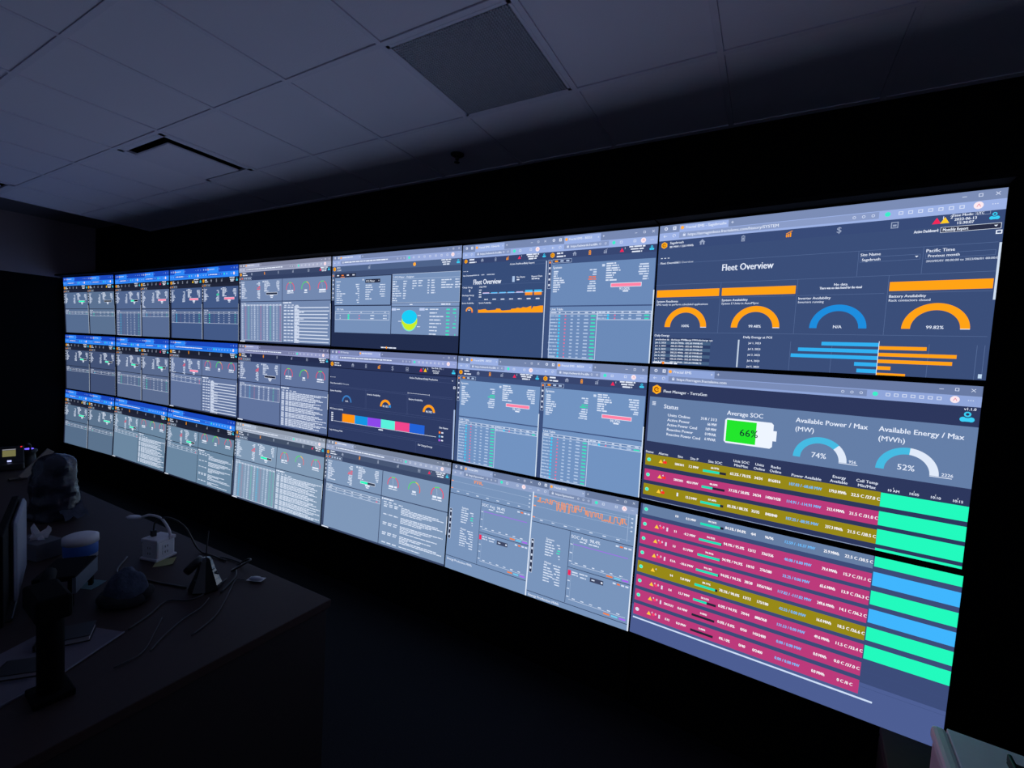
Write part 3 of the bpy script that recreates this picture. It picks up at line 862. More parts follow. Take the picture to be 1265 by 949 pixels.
def d_history(cv):
    """left: small fleet overview, right: system window"""
    p = pal((118, 138, 184), (152, 174, 226), (52, 70, 118), (46, 58, 100), (50, 66, 112), (46, 58, 100))
    bg = (52, 78, 127); ln = (84, 108, 156)
    chrome(cv, 960, p, 'Fractal EMS - Edwards', URLS, 70, 62, 4, 150, 340, 24, 560)
    nav(cv, 132, 54, 960, p, [(house, 240, None), (battery, 395, None), (graph, 530, ORG)], red=660, nx=800)
    cv.rect(0, 186, 960, 894, bg, 1, True)
    cv.text(560, 214, 'Active Dashboard:', 20, WHT, bold=.6); cv.frame(700, 198, 235, 32, 2, ln); cv.text(708, 214, 'Daily Report', 20, WHT, bold=.5)
    for q in range(3): cv.rect(16 + q * 22, 256, 12, 5, WHT, 3)
    cv.text(12, 300, 'Site Overview', 19, WHT, bold=.8)
    for x, w in ((130, 80), (235, 40), (300, 90)): cv.greek(x, 300, w, 10, mixc(bg, WHT, .7))
    cv.text(140, 366, 'Fleet Overview', 64, WHT, bold=3.5, mw=326)
    cv.rect(592, 328, 26, 54, (170, 195, 230), 3); cv.text(636, 338, 'Site Name', 20, WHT, bold=.6); cv.greek(640, 362, 30, 10, WHT); cv.rect(630, 375, 135, 2, ln)
    cv.text(796, 338, 'Report Date', 20, WHT, bold=.6); cv.greek(800, 362, 80, 10, WHT); cv.rect(796, 375, 130, 2, ln)
    for y in (396, 550): cv.rect(4, y, 930, 2, ln, 2, False)
    cv.rect(200, 396, 2, 285, ln, 2, False)
    cv.text(10, 416, 'Charge Energy', 19, WHT, bold=.7); cv.text(100, 450, '0', 36, WHT, align='c', bold=1)
    cv.text(10, 495, 'Discharge Energy', 19, WHT, bold=.7); cv.text(100, 530, '0', 36, WHT, align='c', bold=1)
    cv.text(216, 416, 'Daily MW', 19, WHT, bold=.7)
    for i in range(4): cv.greek(215, 448 + i * 22, 30, 9, WHT)
    for i in range(7):
        x = 262 + i * 95
        if i < 5: cv.rect(x, 472, 74, 8, (215, 190, 235) if i in (0, 4) else (70, 185, 245), 3, False); cv.rect(x, 480, 74, 5, (70, 150, 230), 3, False)
        else: cv.rect(x, 460, 78, 22, (70, 190, 245), 3, False); cv.rect(x, 482, 78, 26, (255, 150, 40), 3, False)
        cv.greek(x + 20, 540, 42, 10, WHT)
    cv.rect(255, 480, 670, 2, WHT, 4, False)
    cv.text(10, 572, 'System Availability', 18, WHT, bold=.7); cv.text(216, 572, 'System Availability', 18, WHT, bold=.7)
    cv.ring(104, 654, 28, 44, 0, 180, (255, 160, 60), 3, 16); cv.ring(104, 654, 28, 44, -20, 0, (240, 110, 70), 3, 4); cv.greek(104, 642, 26, 9, WHT, 4, True, 'c')
    pts = [212, 230, 300, 310, 330, 420, 427, 470, 480, 500, 590, 596, 640, 660, 700, 720, 760, 790, 809, 812, 830, 860, 900, 932]
    hs_ = [638, 640, 632, 640, 645, 640, 628, 630, 644, 648, 642, 632, 630, 622, 628, 618, 622, 612, 606, 640, 612, 612, 606, 606]
    for (a, ha), (b, hb) in zip(zip(pts, hs_), list(zip(pts, hs_))[1:]):
        cv.add([(a, 668), (b, 668), (b, hb), (a, ha)], [(0, 1, 2), (0, 2, 3)], (255, 160, 25), 3)
    cv.rect(940, 205, 10, 875, (185, 200, 228), 3, False)
    p2 = pal((118, 138, 184), (154, 176, 228), (54, 72, 120), (58, 82, 132), (104, 140, 192), (54, 70, 116))
    system_window(cv, 960, p2, bar=(1, PINK), rows=13, second=2, tab='Fractal EMS - BESS2', url=URLS, pct='93.00%', accent=(235, 120, 80))

def d_pcs(cv):
    p = pal((118, 136, 182), (152, 170, 218), (76, 100, 144), (48, 58, 90), (116, 147, 193), (34, 46, 84))
    chrome(cv, 1920, p, 'Fractal EMS', '', 52, 70, 9, 132, 355, 25, 1180, False)
    nav(cv, 122, 66, 1920, p, [(graph, 625, None), (lambda c, x, y, r, k: c.disc(x, y, 20, (255, 175, 60)), 1301, None)], nx=1727, real=('BESS1', '15:30:07'))
    cv.rect(0, 188, 1920, 892, (33, 46, 82), 1, True)
    cv.rect(0, 188, 1920, 62, (62, 82, 124), 2, True)
    side_menu(cv, 212, 310, p, 6)
    cv.rect(60, 212, 350, 44, (40, 48, 76), 3, False)
    for x, c in ((85, WHT), (165, (255, 140, 60)), (255, WHT), (350, WHT)): cv.greek(x, 232, 38, 12, c, 4, False)
    cv.rect(150, 250, 70, 6, (255, 140, 50), 4)
    pan = p['pan']
    for a, b, c, d in ((52, 258, 965, 582), (988, 250, 1912, 560), (60, 594, 978, 908), (988, 606, 1912, 905)): cv.rect(a, b, c - a, d - b, pan, 3, True)
    cv.rect(988, 566, 924, 34, (124, 152, 198), 3, False); cv.greek(1250, 583, 40, 10, WHT); cv.greek(1680, 583, 120, 12, WHT)
    cv.frame(988, 250, 924, 312, 4, mixc(pan, WHT, .6), 4); cv.rect(990, 306, 920, 3, mixc(pan, WHT, .6), 4)
    br = mixc(pan, WHT, .85)
    cv.text(76, 302, 'System', 25, WHT, L=6); cv.rect(520, 285, 20, 18, br, 4)
    valuelist(cv, 84, 345, 9, 26, [50, 44, 48, 80, 160, 85, 90, 125, 105], br, h=12, words=True)
    valuelist(cv, 470, 345, 9, 26, [60, 56, 40, 30, 62, 20, 16, 42, 30], br, 'r', 12)
    cv.rect(566, 290, 236, 42, (40, 46, 70), 4, False); cv.text(580, 311, 'PCS Meter', 28, WHT, L=6, bold=1); cv.poly([(772, 305), (788, 305), (780, 316)], WHT, 5)
    valuelist(cv, 572, 358, 7, 26, [100, 112, 124, 78, 60, 56, 100], br, h=12)
    valuelist(cv, 880, 358, 6, 26, [85, 90, 80, 76, 80, 60], br, 'r', 12)
    cv.text(1004, 284, '2 PCS Meter - Assignee', 28, WHT, L=6, bold=.8)
    for x, n, ws in ((996, 9, [52, 48, 80, 68, 110, 120, 130, 62, 74]), (1150, 8, [50, 46, 40, 20, 40, 36, 36, 30]), (1280, 4, [60, 62, 58, 20]), (1362, 3, [62, 50, 60]), (1490, 6, [28, 26, 26, 20, 24, 22]), (1540, 6, [44, 44, 40, 52, 50, 52]), (1672, 4, [120, 60, 170, 136]), (1850, 4, [50, 60, 90, 60])):
        valuelist(cv, x, 332, n, 26, ws, br, h=12)
    cv.text(94, 632, 'PCS Table', 26, WHT, L=6, bold=.7)
    cv.frame(66, 656, 890, 100, 4, br, 5); cv.rect(66, 682, 890, 3, br, 5)
    for x in (310, 500, 690, 880):
        cv.greek(x, 670, 20, 10, br, 5)
    for y in (705, 738):
        cv.disc(155, y, 8, br, 5, 8); cv.rect(285, y - 14, 28, 28, (60, 230, 190), 5); cv.rect(472, y - 6, 16, 12, (235, 110, 150), 5); cv.greek(660, y, 62, 12, br, 5); cv.greek(860, y, 55, 12, br, 5)
    cv.rect(990, 622, 62, 26, (190, 205, 240), 5); cv.greek(1060, 635, 52, 13, br, 5)
    cv.rect(1390, 622, 72, 26, (190, 205, 240), 5); cv.greek(1470, 635, 42, 13, br, 5)
    cv.disc(1252, 760, 112, (200, 238, 40), 5, 40); cv.ring(1252, 760, 100, 112, 200, 340, (120, 225, 200), 6, 20)
    cv.disc(1250, 718, 108, (25, 205, 245), 7, 40, 76)
    cv.greek(1365, 700, 50, 9, br, 5); cv.greek(1090, 766, 44, 9, br, 5); cv.greek(1362, 820, 46, 9, br, 5)
    valuelist(cv, 1530, 636, 8, 37, [120, 110, 170, 140, 150, 100, 112, 96], br, h=13)
    for i in range(8):
        cv.greek(1795, 636 + i * 37, 44, 14, (60, 225, 190), 5, False, 'r')
        if i != 6: cv.greek(1875, 636 + i * 37, [40, 40, 12, 12, 36, 38, 0, 10][i], 14, (60, 225, 190), 5, False, 'r')
    cv.greek(840, 1062, 230, 13, WHT, 4); cv.disc(925, 1062, 12, (255, 160, 40), 5)

def d_daily(cv):
    p = pal((108, 122, 170), (150, 164, 216), (42, 54, 96), (46, 52, 90), (46, 52, 90), (46, 52, 90))
    bg = (45, 60, 105); ln = (74, 90, 138)
    chrome(cv, 1920, p, 'Fractal EMS', '', 62, 72, 9, 142, 345, 25, 1310, False, tab1='BP Metering')
    nav(cv, 134, 82, 1920, p, [(house, 402, None), (battery, 620, None), (graph, 830, ORG), (lambda c, x, y, r, k: c.text(x, y, '$', 62, k, align='c'), 1035, None), (calen, 1251, None)], red=1447, yel=1505, nx=1650, when=('2023-06-13', '15:30:09'))
    cv.rect(0, 216, 1920, 864, bg, 1, True); cv.rect(0, 216, 1920, 8, mixc(bg, (0, 0, 20), .5), 2, False)
    for q in range(3): cv.rect(18 + q * 36, 332, 16, 6, WHT, 3)
    cv.text(1288, 266, 'Active Dashboard:', 25, WHT, bold=.8); cv.frame(1480, 242, 410, 48, 2, ln); cv.text(1492, 266, 'Daily Production', 25, WHT, bold=.8); cv.poly([(1862, 260), (1878, 260), (1870, 272)], WHT)
    cv.frame(1884, 320, 26, 26, 6, WHT)
    cv.text(18, 408, 'Fleet Overview', 24, WHT, bold=.8); cv.text(180, 408, 'BESS Overview', 24, mixc(bg, WHT, .75))
    for y in (440, 455, 668, 690, 930, 950): cv.rect(14, y, 1866, 2, ln, 2, False)
    for x in (624, 640, 1262, 1275): cv.rect(x, 440, 2, 240, ln, 2, False)
    cv.rect(1272, 434, 302, 3, WHT, 3); cv.rect(1272, 426, 3, 18, WHT, 3); cv.rect(1572, 426, 3, 18, WHT, 3)
    for x, s in ((20, 'System Availability'), (652, 'Inverter Availability'), (1286, 'Battery Availability')): cv.text(x, 500, s, 24, WHT, bold=.8)
    cv.ring(315, 622, 62, 82, 0, 180, (60, 125, 195), 3, 22); cv.text(315, 612, 'N/A', 26, WHT, align='c', bold=1)
    for x in (946, 1574):
        cv.ring(x, 622, 56, 84, 25 if x < 1000 else 4, 180, (255, 160, 25), 3, 22); cv.ring(x, 622, 56, 84, 0, 25 if x < 1000 else 4, (50, 140, 215), 3, 6)
        cv.text(x, 614, '83.33%' if x < 1000 else '98.78%', 28, WHT, align='c', bold=1.2)
    cv.text(24, 720, 'BESS System Availability', 22, WHT, bold=.8)
    for i in range(5): cv.greek(50, 772 + i * 24, 34, 13, WHT, 4, False)
    for i, c in enumerate(((255, 148, 20), (22, 148, 226), (140, 72, 232), (90, 240, 218), (240, 70, 140), (35, 98, 214))):
        cv.rect(246 + i * 213, 768, 213, 98, c, 3, False)
    cv.rect(100, 868, 1585, 4, WHT, 3, False); cv.greek(884, 890, 70, 13, WHT, 4, False, 'c')
    cv.text(1720, 764, 'Site Name', 25, WHT, bold=.9)
    for i, c in enumerate(((255, 130, 50), (70, 170, 235), (175, 90, 230))): cv.rect(1718, 806 + i * 41, 22, 22, c, 3); cv.greek(1752, 817 + i * 41, 26, 14, WHT, 4, False)
    cv.text(26, 984, 'Daily POI Energy MWh', 22, WHT, bold=.8); cv.text(1440, 986, 'PoI Charge Energy', 24, WHT, bold=.8)
    cv.rect(1408, 950, 2, 130, ln, 2, False)
    cv.rect(1900, 560, 18, 520, (170, 190, 225), 3, False)

def meter_window(cv, x0, p, dy, wave, full):
    cv.ox = x0
    chrome(cv, 960, p, 'Fractal EMS', 'https://tpmonitor', 60, 62, 4, 150, 345, 24, 560)
    pan, br, dk = p['pan'], mixc(p['pan'], WHT, .85), mixc(p['pan'], (30, 45, 80), .75)
    cv.rect(0, 122, 960, 958, pan, 1, True)
    g = mixc(pan, WHT, .5)
    for y in ((176, 250 + dy) if not full else (150, 235, 340)): cv.rect(20, y, 900, 2, g, 2, False); cv.rect(4, y - 6, 24, 10, (250, 160, 120), 3)
    pts = []
    x = 40 if full else 280
    while x < (880 if full else 390):
        y = (150 if full else 130) + wave(x)
        pts += [(x, y), (x + 9, y)]
        x += random.choice([7, 9, 12])
    cv.line(pts, 6, (250, 150, 80), 4)
    if full: cv.line([(30, 150), (300, 178), (880, 168)], 3, g, 3); cv.rect(888, 125, 3, 230, g, 3)
    for i in range(7): cv.greek(80 + i * 120, 275 + dy, 30, 9, br)
    for i in range(4): cv.rect(912, 150 + i * 35, 16, 10, br, 3)
    cv.rect(0, 298 + dy, 945, 6, dk, 3, False); cv.rect(384, 300 + dy, 5, 640, dk, 3, False); cv.rect(388, 618 + dy, 560, 6, dk, 3, False); cv.rect(0, 945 + dy, 948, 6, dk, 3, False)
    cv.rect(12, 465 + dy, 24, 305, (40, 50, 80), 3, False); cv.frame(8, 461 + dy, 32, 313, 3, br, 4)
    for i in range(5): cv.rect(16, 480 + dy + i * 60, 16, 20, br, 4)
    cv.text(158, 426 + dy, 'System', 26, WHT, bold=.5); valuelist(cv, 155, 452 + dy, 6, 24, [60, 85, 92, 90, 80, 70], br, h=11)
    valuelist(cv, 305, 462 + dy, 6, 24, [42, 22, 30, 34, 16, 10], br, 'r', 11, (2, 3), (60, 225, 190))
    cv.text(158, 640 + dy, 'Meter', 26, WHT, bold=.5); valuelist(cv, 155, 664 + dy, 7, 24, [36, 66, 80, 92, 96, 74, 70], br, h=11)
    valuelist(cv, 320, 650 + dy, 8, 24, [70, 58, 50, 54, 30, 70, 50, 44], br, 'r', 11)
    cv.text(398, 345 + dy, 'SOC Avg  98.4%', 36, WHT, bold=.8); cv.greek(480, 378 + dy, 60, 11, br); cv.greek(565, 378 + dy, 90, 11, br)
    for xa, ya in ((800, 330), (800, 645)):
        for q, c in enumerate((br, (240, 120, 60), br, br)): cv.greek(xa + q * 36, ya + dy, 26, 13, c, 4, False)
    cv.line([(424, 410 + dy), (910, 410 + dy)], 5, (165, 95, 240), 4)
    cv.rect(424, 395 + dy, 2, 190, g); cv.rect(415, 585 + dy, 510, 3, br, 3); cv.rect(415, 900 + dy, 510, 3, br, 3); cv.rect(424, 700 + dy, 2, 200, g)
    for q in range(6):
        cv.greek(450 + q * 80, 572 + dy, 28, 9, br); cv.greek(450 + q * 80, 888 + dy, 28, 9, br)
    for q in range(3): cv.greek(396, 415 + dy + q * 75, 22, 9, br); cv.greek(396, 740 + dy + q * 70, 22, 9, br)
    for ya in (600, 920):
        for q, c in enumerate(((240, 130, 70), (110, 205, 240), (170, 100, 240))): cv.rect(740 + q * 68, ya - 6 + dy, 54, 13, c, 4)
    cv.rect(394, 645 + dy, 26, 46, (235, 40, 90), 4); cv.greek(430, 655 + dy, 55, 11, br); cv.greek(430, 678 + dy, 60, 11, br); cv.greek(500, 655 + dy, 75, 11, br); cv.greek(510, 682 + dy, 55, 11, br)
    cv.rect(600, 655 + dy, 120, 38, (62, 72, 104), 4, False); cv.disc(706, 674 + dy, 9, WHT, 5, 8); cv.greek(614, 674 + dy, 28, 10, br, 5)
    cv.text(20, 978 + dy, 'Energy Production MWh', 28, WHT, bold=.9)
    cv.rect(948, 110, 12, 970, (222, 232, 248), 5, False)
    cv.ox = 0

def d_meters(cv):
    p = pal((104, 124, 164), (144, 166, 210), (60, 72, 104), (60, 72, 104), (118, 150, 194), (60, 72, 104))
    meter_window(cv, 0, p, 0, lambda x: random.choice([0, 24]), False)
    meter_window(cv, 960, p, 80, lambda x: {0: 30, 1: 62, 2: 34, 3: 40}[int(x / 210) % 4] * random.choice([0, .1, 1, 1.3]) + (0 if x < 500 else 25), True)

sw = dict(orange=0, real=False, hs=82, ht=80, hn=84, t2y='full')
R0, R1, R2 = (84, 102, 142), (72, 88, 128), (92, 116, 140)
c5p = lambda: pal((114, 134, 178), (152, 174, 226), (54, 70, 116), (58, 82, 132), (110, 149, 201), (54, 70, 116))
CONTENT = {
    (0, 0): (pair(dict(p=blue((84, 110, 150)), bar=(.9, GRN), rows=1, blue=False, red=False, **sw), dict(p=blue((88, 114, 150)), bar=(0, GRN), rows=2, blue=False, red=False, yel=True, **sw)),
             'leftmost top-row video wall display, blue browser bars, empty table on its left window'),
    (0, 1): (pair(dict(p=blue((80, 104, 150)), bar=(.45, GRN), rows=13, red=False, **sw), dict(p=blue((86, 109, 153)), bar=(1, PINK), rows=2, extra=5, **sw)),
             'top-row video wall display second from left with a long table and one pink bar'),
    (0, 2): (pair(dict(p=blue((64, 90, 140)), bar=(1, PINK), rows=5, red=False, yel=True, **sw), dict(p=blue((64, 90, 140)), bar=(1, PINK), rows=5, blue=False, red=False, accent=(70, 220, 170), **sw)),
             'top-row video wall display third from left with two pink bars under blue browser bars'),
    (0, 3): (lambda cv: unit_window(cv, grey((113, 138, 182), strip=(128, 134, 164), tool=(168, 176, 208)), hs=52, ht=62, dense=27, bar=(0, GRN), log='bars', red=1722, real=False),
             'top-row video wall display in the middle with a dense number table and three small gauges'),
    (0, 4): (d_pcs, 'video wall display with a blue and yellow disc chart on dashboard, top row'),
    (0, 5): (d_history, 'top-row video wall display with orange area chart beside a pink bar'),
    (0, 6): (d_fleet_overview, 'top right video wall display showing Fleet Overview with orange bars and four arcs'),
    (1, 0): (pair(dict(p=blue((63, 82, 120)), bar=(.55, GRN), rows=1, red=False, **sw), dict(p=blue((64, 82, 122)), bar=(.45, GRN), rows=1, red=False, **sw)),
             'leftmost middle-row video wall display with two nearly empty windows'),
    (1, 1): (pair(dict(p=blue((88, 108, 148)), bar=(.6, GRN), rows=5, blue=False, red=False, **sw), dict(p=blue((88, 108, 148)), bar=(.6, GRN), rows=6, blue=False, **sw)),
             'middle-row video wall display second from left with two short tables'),
    (1, 2): (lambda cv: unit_window(cv, blue((95, 117, 163)), hs=72, ht=72, hn=72, rows=2, bar=(1, PINK), log='bars', red=None, real=False),
             'middle-row video wall display third from left, blue browser bar, pink bar and gauges'),
    (1, 3): (lambda cv: unit_window(cv, grey((95, 117, 164), nav=(36, 46, 84), strip=(98, 104, 146), tool=(148, 156, 206)), dense=9, bar=(0, GRN), log='block', red=None, real=False,
                                    tcols=[None, None, CYN, (190, 120, 160), None, None, None, (80, 215, 180), (170, 150, 180)]),
             'middle-row video wall display in the middle with half-height table and solid log text'),
    (1, 4): (d_daily, 'middle-row video wall display with a rainbow strip of six coloured blocks'),
    (1, 5): (pair(dict(p=c5p(), rows=13, second=1, tab='Fractal EMS - BESS3', url=URLS, pct='98.24%', accent=(50, 215, 170)), dict(p=c5p(), rows=13, second=1, tab='Fractal EMS - BESS4', url=URLS, pct='98.72%', accent=(50, 215, 170))),
             'middle-row video wall display with two matching system windows, each with a pink bar'),
    (1, 6): (d_fleet_manager, 'middle right video wall display showing Fleet Manager with green 66% battery'),
    (2, 0): (pair(dict(p=blue((84, 111, 142)), bar=(.8, GRN), rows=1, red=False, yel=True, **sw), dict(p=blue((88, 115, 145)), bar=(.9, GRN), rows=1, blue=False, red=False, **sw)),
             'leftmost bottom-row video wall display with two green bars'),
    (2, 1): (lambda cv: unit_window(cv, blue((104, 136, 165)), hs=76, ht=72, hn=76, rows=1, bar=(.6, GRN), log='block', red=None, real=False),
             'bottom-row video wall display second from left, blue browser bar and solid log text'),
    (2, 2): (lambda cv: unit_window(cv, blue((103, 136, 166)), hs=76, ht=72, hn=76, rows=1, bar=(.6, GRN), log='spread', red=None, real=False),
             'bottom-row video wall display third from left, blue browser bar and spaced log text'),
    (2, 3): (lambda cv: unit_window(cv, grey((126, 155, 186), nav=(66, 82, 108), strip=(140, 152, 172), tool=(172, 186, 210)), dense=27, bar=(.6, GRN), log='block', red=1680, real=False,
                                    tcols=[None, CYN, (190, 130, 160), None, None, (80, 215, 180), None, CYN, (180, 130, 160), None, None, (80, 215, 180), (80, 215, 180)]),
             'bottom-row video wall display in the middle filled with a dense greenish table'),
    (2, 4): (lambda cv: unit_window(cv, grey((124, 153, 191), nav=(70, 88, 122), strip=(118, 132, 160), tool=(154, 170, 206)), rows=1, bar=(.5, GRN), log='spread', red=1640, real=False),
             'bottom-row video wall display with three red and green gauges and an empty lower-left panel'),
    (2, 5): (d_meters, 'bottom-row video wall display with orange zigzag line charts and purple lines'),
    (2, 6): (d_fleet_table, 'bottom right video wall display with magenta table rows and green bars'),
}
HOUSING = mat('display_housing_black', (0.01, 0.01, 0.011), 0.5)
BEZEL = mat('display_bezel_black', (0.004, 0.004, 0.005), 0.5, spec=0.2)
def housing_mesh():
    bm = bmesh.new(); box(bm, -PW / 2 + 0.02, PW / 2 - 0.02, 0.012, 0.085, -PH / 2 + 0.02, PH / 2 - 0.02, bev=0.004)
    me = bpy.data.meshes.new('housing'); bm.to_mesh(me); bm.free(); me.materials.append(HOUSING); return me
def bezel_mesh():
    bm = bmesh.new()
    a, b = PW / 2, PH / 2
    e, g = 0.0016, 0.0052
    box(bm, -a - e, a + e, 0.001, 0.012, -b - g, b + g)                      # back plate of the panel
    box(bm, -a - e, -a, -0.0022, 0.012, -b - g, b + g); box(bm, a, a + e, -0.0022, 0.012, -b - g, b + g)
    box(bm, -a, a, -0.0022, 0.012, b, b + g); box(bm, -a, a, -0.0022, 0.012, -b - g, -b)
    me = bpy.data.meshes.new('bezel'); bm.to_mesh(me); bm.free(); me.materials.append(BEZEL); return me
HM, BM = housing_mesh(), bezel_mesh()
for key, (draw, label) in CONTENT.items():
    ctr, X, U = (Vector(v) for v in POSE[key])
    t = thing('video_wall_display', label, 'display', group='displays of the video wall')
    Yv = U.cross(X).normalized()
    Zv = X.cross(Yv).normalized()
    mm = Matrix((X, Yv, Zv)).transposed().to_4x4(); mm.translation = ctr
    t.matrix_world = mm
    link(bpy.data.objects.new('housing', HM), t); link(bpy.data.objects.new('bezel', BM), t)
    random.seed(100 + key[0] * 10 + key[1])
    cv = Canvas(); draw(cv); cv.build(t)

# ------------------------------------------------------------------ frame that carries the displays
fr = thing('video_wall_frame', 'black floor-standing frame behind the video wall displays', 'display stand')
STEEL = mat('black_steel', (0.008, 0.008, 0.009), 0.7, 0.0, spec=0.2)
for c in range(7):
    ctr, X, U = (Vector(v) for v in POSE[(1, c)])
    Yv = U.cross(X).normalized()
    rz = math.atan2(X.y, X.x)
    M = Matrix.Translation((ctr.x + Yv.x * 0.15, ctr.y + Yv.y * 0.15, 0)) @ Matrix.Rotation(rz, 4, 'Z')
    for s in (-1, 1):
        boxo('post', (s * 0.35 - 0.03, s * 0.35 + 0.03, -0.03, 0.03, 0.0, 2.45), STEEL, fr, M=M)
        boxo('foot', (s * 0.35 - 0.04, s * 0.35 + 0.04, -0.06, 0.09, 0.0, 0.02), STEEL, fr, M=M)
    for z in (0.78, 1.46, 2.14):
        boxo('rail', (-0.55, 0.55, -0.062, -0.03, z - 0.04, z + 0.04), STEEL, fr, M=M)
    rc, rX, rU = (Vector(v) for v in POSE[(0, c)])
    rt = rc + rU * (0.3402 + 0.009)
    M2 = Matrix.Translation((rt.x, rt.y, rt.z)) @ Matrix.Rotation(math.atan2(rX.y, rX.x), 4, 'Z')
    boxo('light_block_lip', (-0.604, 0.604, -0.082, 0.14, 0.0, 0.02), BLACK, fr, M=M2)  # unseen lip, added to cut screen light on the ceiling near the wall
    boxo('kick_panel', (-0.60, 0.60, -0.13, -0.11, 0.0, 0.40), BLACK, fr, M=M)

# ------------------------------------------------------------------ low black case and pale cabinet, lower right
t = thing('equipment_case', 'low black equipment case on the floor under the right-hand displays', 'case', (1.02, -0.37, 0))
CASE = mat('case_charcoal', (0.05, 0.042, 0.036), 0.8, spec=0.2)
boxo('body', (0.0, 0.75, 0.0, 0.33, 0.012, 0.405), CASE, t, bev=0.006)
boxo('lid', (0.0, 0.75, 0.0, 0.33, 0.409, 0.437), CASE, t, bev=0.005)
for x in (0.05, 0.70):
    for y in (0.05, 0.23):
        boxo('foot', (x - 0.02, x + 0.02, y - 0.02, y + 0.02, 0.0, 0.013), BLACKPL, t)
boxo('latch', (0.33, 0.42, -0.012, 0.0, 0.35, 0.40), BLACKPL, t, bev=0.003)

t = thing('side_cabinet', 'pale grey cabinet corner with rounded edge at bottom right', 'cabinet', (1.09, -1.30, 0))
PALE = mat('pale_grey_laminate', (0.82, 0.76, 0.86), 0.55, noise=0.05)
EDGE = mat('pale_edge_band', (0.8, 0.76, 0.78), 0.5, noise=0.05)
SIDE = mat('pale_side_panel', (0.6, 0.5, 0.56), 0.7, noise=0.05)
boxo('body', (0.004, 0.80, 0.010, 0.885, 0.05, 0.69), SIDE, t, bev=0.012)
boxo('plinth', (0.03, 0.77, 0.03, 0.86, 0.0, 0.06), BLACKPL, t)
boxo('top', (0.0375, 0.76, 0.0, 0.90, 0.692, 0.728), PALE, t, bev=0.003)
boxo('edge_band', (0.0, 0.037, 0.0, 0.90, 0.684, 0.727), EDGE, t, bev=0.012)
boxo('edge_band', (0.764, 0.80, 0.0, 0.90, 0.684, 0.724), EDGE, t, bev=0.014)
for q in range(2):
    d = boxo('drawer', (0.05, 0.75, -0.012, 0.012, 0.09 + q * 0.30, 0.37 + q * 0.30), PALE, t, bev=0.004)
    boxo('handle', (0.32, 0.48, -0.03, -0.01, 0.30 + q * 0.30, 0.315 + q * 0.30), STEEL, d)
t = thing('paper_tray', 'dark rounded tray lying on the pale cabinet', 'tray', (1.45, -0.62, 0.728))
boxo('tray_floor', (-0.21, 0.21, -0.2, 0.15, 0.0, 0.010), BLACKPL, t, bev=0.004)
boxo('tray_wall', (-0.21, -0.20, -0.2, 0.15, 0.008, 0.03), BLACKPL, t, bev=0.003)
boxo('tray_wall', (0.20, 0.21, -0.2, 0.15, 0.008, 0.03), BLACKPL, t, bev=0.003)

# ------------------------------------------------------------------ console desk
DZ = 0.74
DA = 0.0865
desk = thing('console_desk', 'long dark laminate console desk facing the video wall', 'desk', (-0.94, -1.14, 0), DA)
boxo('desktop', (-4.2, 0.0, -1.02, 0.0, DZ - 0.035, DZ), DESKTOP, desk, bev=0.003)
boxo('end_panel', (-0.045, -0.010, -1.0, -0.012, 0.0, DZ - 0.035), DESKSIDE, desk, bev=0.002)
boxo('end_panel', (-4.19, -4.155, -1.0, -0.012, 0.0, DZ - 0.035), DESKSIDE, desk, bev=0.002)
boxo('modesty_panel', (-4.155, -0.045, -0.06, -0.035, 0.06, DZ - 0.035), DESKSIDE, desk)
boxo('cable_tray', (-4.1, -0.1, -0.22, -0.07, 0.52, 0.535), STEEL, desk)
boxo('drawer_pedestal', (-0.55, -0.10, -0.95, -0.30, 0.04, 0.66), DESKSIDE, desk, bev=0.004)

def on(x, y, z=0.0): return (x, y, DZ + z)

MATTE = mat('matte_black', (0.003, 0.003, 0.004), 0.8, spec=0.1)
# white power cube with a gooseneck USB lamp
t = thing('power_cube', 'white cube power strip with outlets on the desk', 'power strip', on(-1.905, -1.425), 0.35)
WPL = mat('white_plastic', (0.66, 0.64, 0.68), 0.45, noise=0.04)
boxo('body', (-0.046, 0.046, -0.046, 0.046, 0.004, 0.092), WPL, t, bev=0.008)
boxo('cap', (-0.049, 0.049, -0.049, 0.049, 0.086, 0.103), WPL, t, bev=0.004)
boxo('base', (-0.052, 0.052, -0.052, 0.052, 0.0, 0.012), WPL, t, bev=0.003)
for zz in (0.035, 0.062):
    boxo('outlet', (0.0455, 0.0475, -0.018, 0.018, zz - 0.010, zz + 0.010), WPL, t)
    for yy in (-0.006, 0.006): boxo('slot', (0.047, 0.0482, yy - 0.0015, yy + 0.0015, zz - 0.005, zz + 0.005), BLACKPL, t)
    boxo('outlet', (-0.018, 0.018, -0.0475, -0.0455, zz - 0.010, zz + 0.010), WPL, t)
    for xx in (-0.006, 0.006): boxo('slot', (xx - 0.0015, xx + 0.0015, -0.0482, -0.047, zz - 0.005, zz + 0.005), BLACKPL, t)
t = thing('usb_lamp', 'small white gooseneck lamp plugged into power cube', 'lamp', on(-1.875, -1.40, 0.103))
bm = bmesh.new(); tube(bm, [(0.005, 0.012, 0), (-0.01, 0.005, 0.04), (-0.04, -0.015, 0.085), (-0.08, -0.045, 0.098), (-0.115, -0.065, 0.085)], 0.006, 10)
bobj('gooseneck', bm, WPL, t, True)
bm = bmesh.new(); lathe(bm, [(0, 0.006), (0.018, 0.006), (0.025, 0.0), (0.02, -0.007), (0, -0.008)], 20, Matrix.Translation((-0.15, -0.085, 0.082)) @ Matrix.Rotation(0.55, 4, 'Z') @ Matrix.Diagonal((1.6, 0.8, 1, 1)))
bobj('lamp_head', bm, WPL, t, True)
boxo('usb_plug', (-0.004, 0.014, 0.004, 0.02, -0.012, 0.004), WPL, t)
t = thing('adapter_plug', 'black plug standing in the top of power cube', 'plug', on(-1.925, -1.44, 0.103))
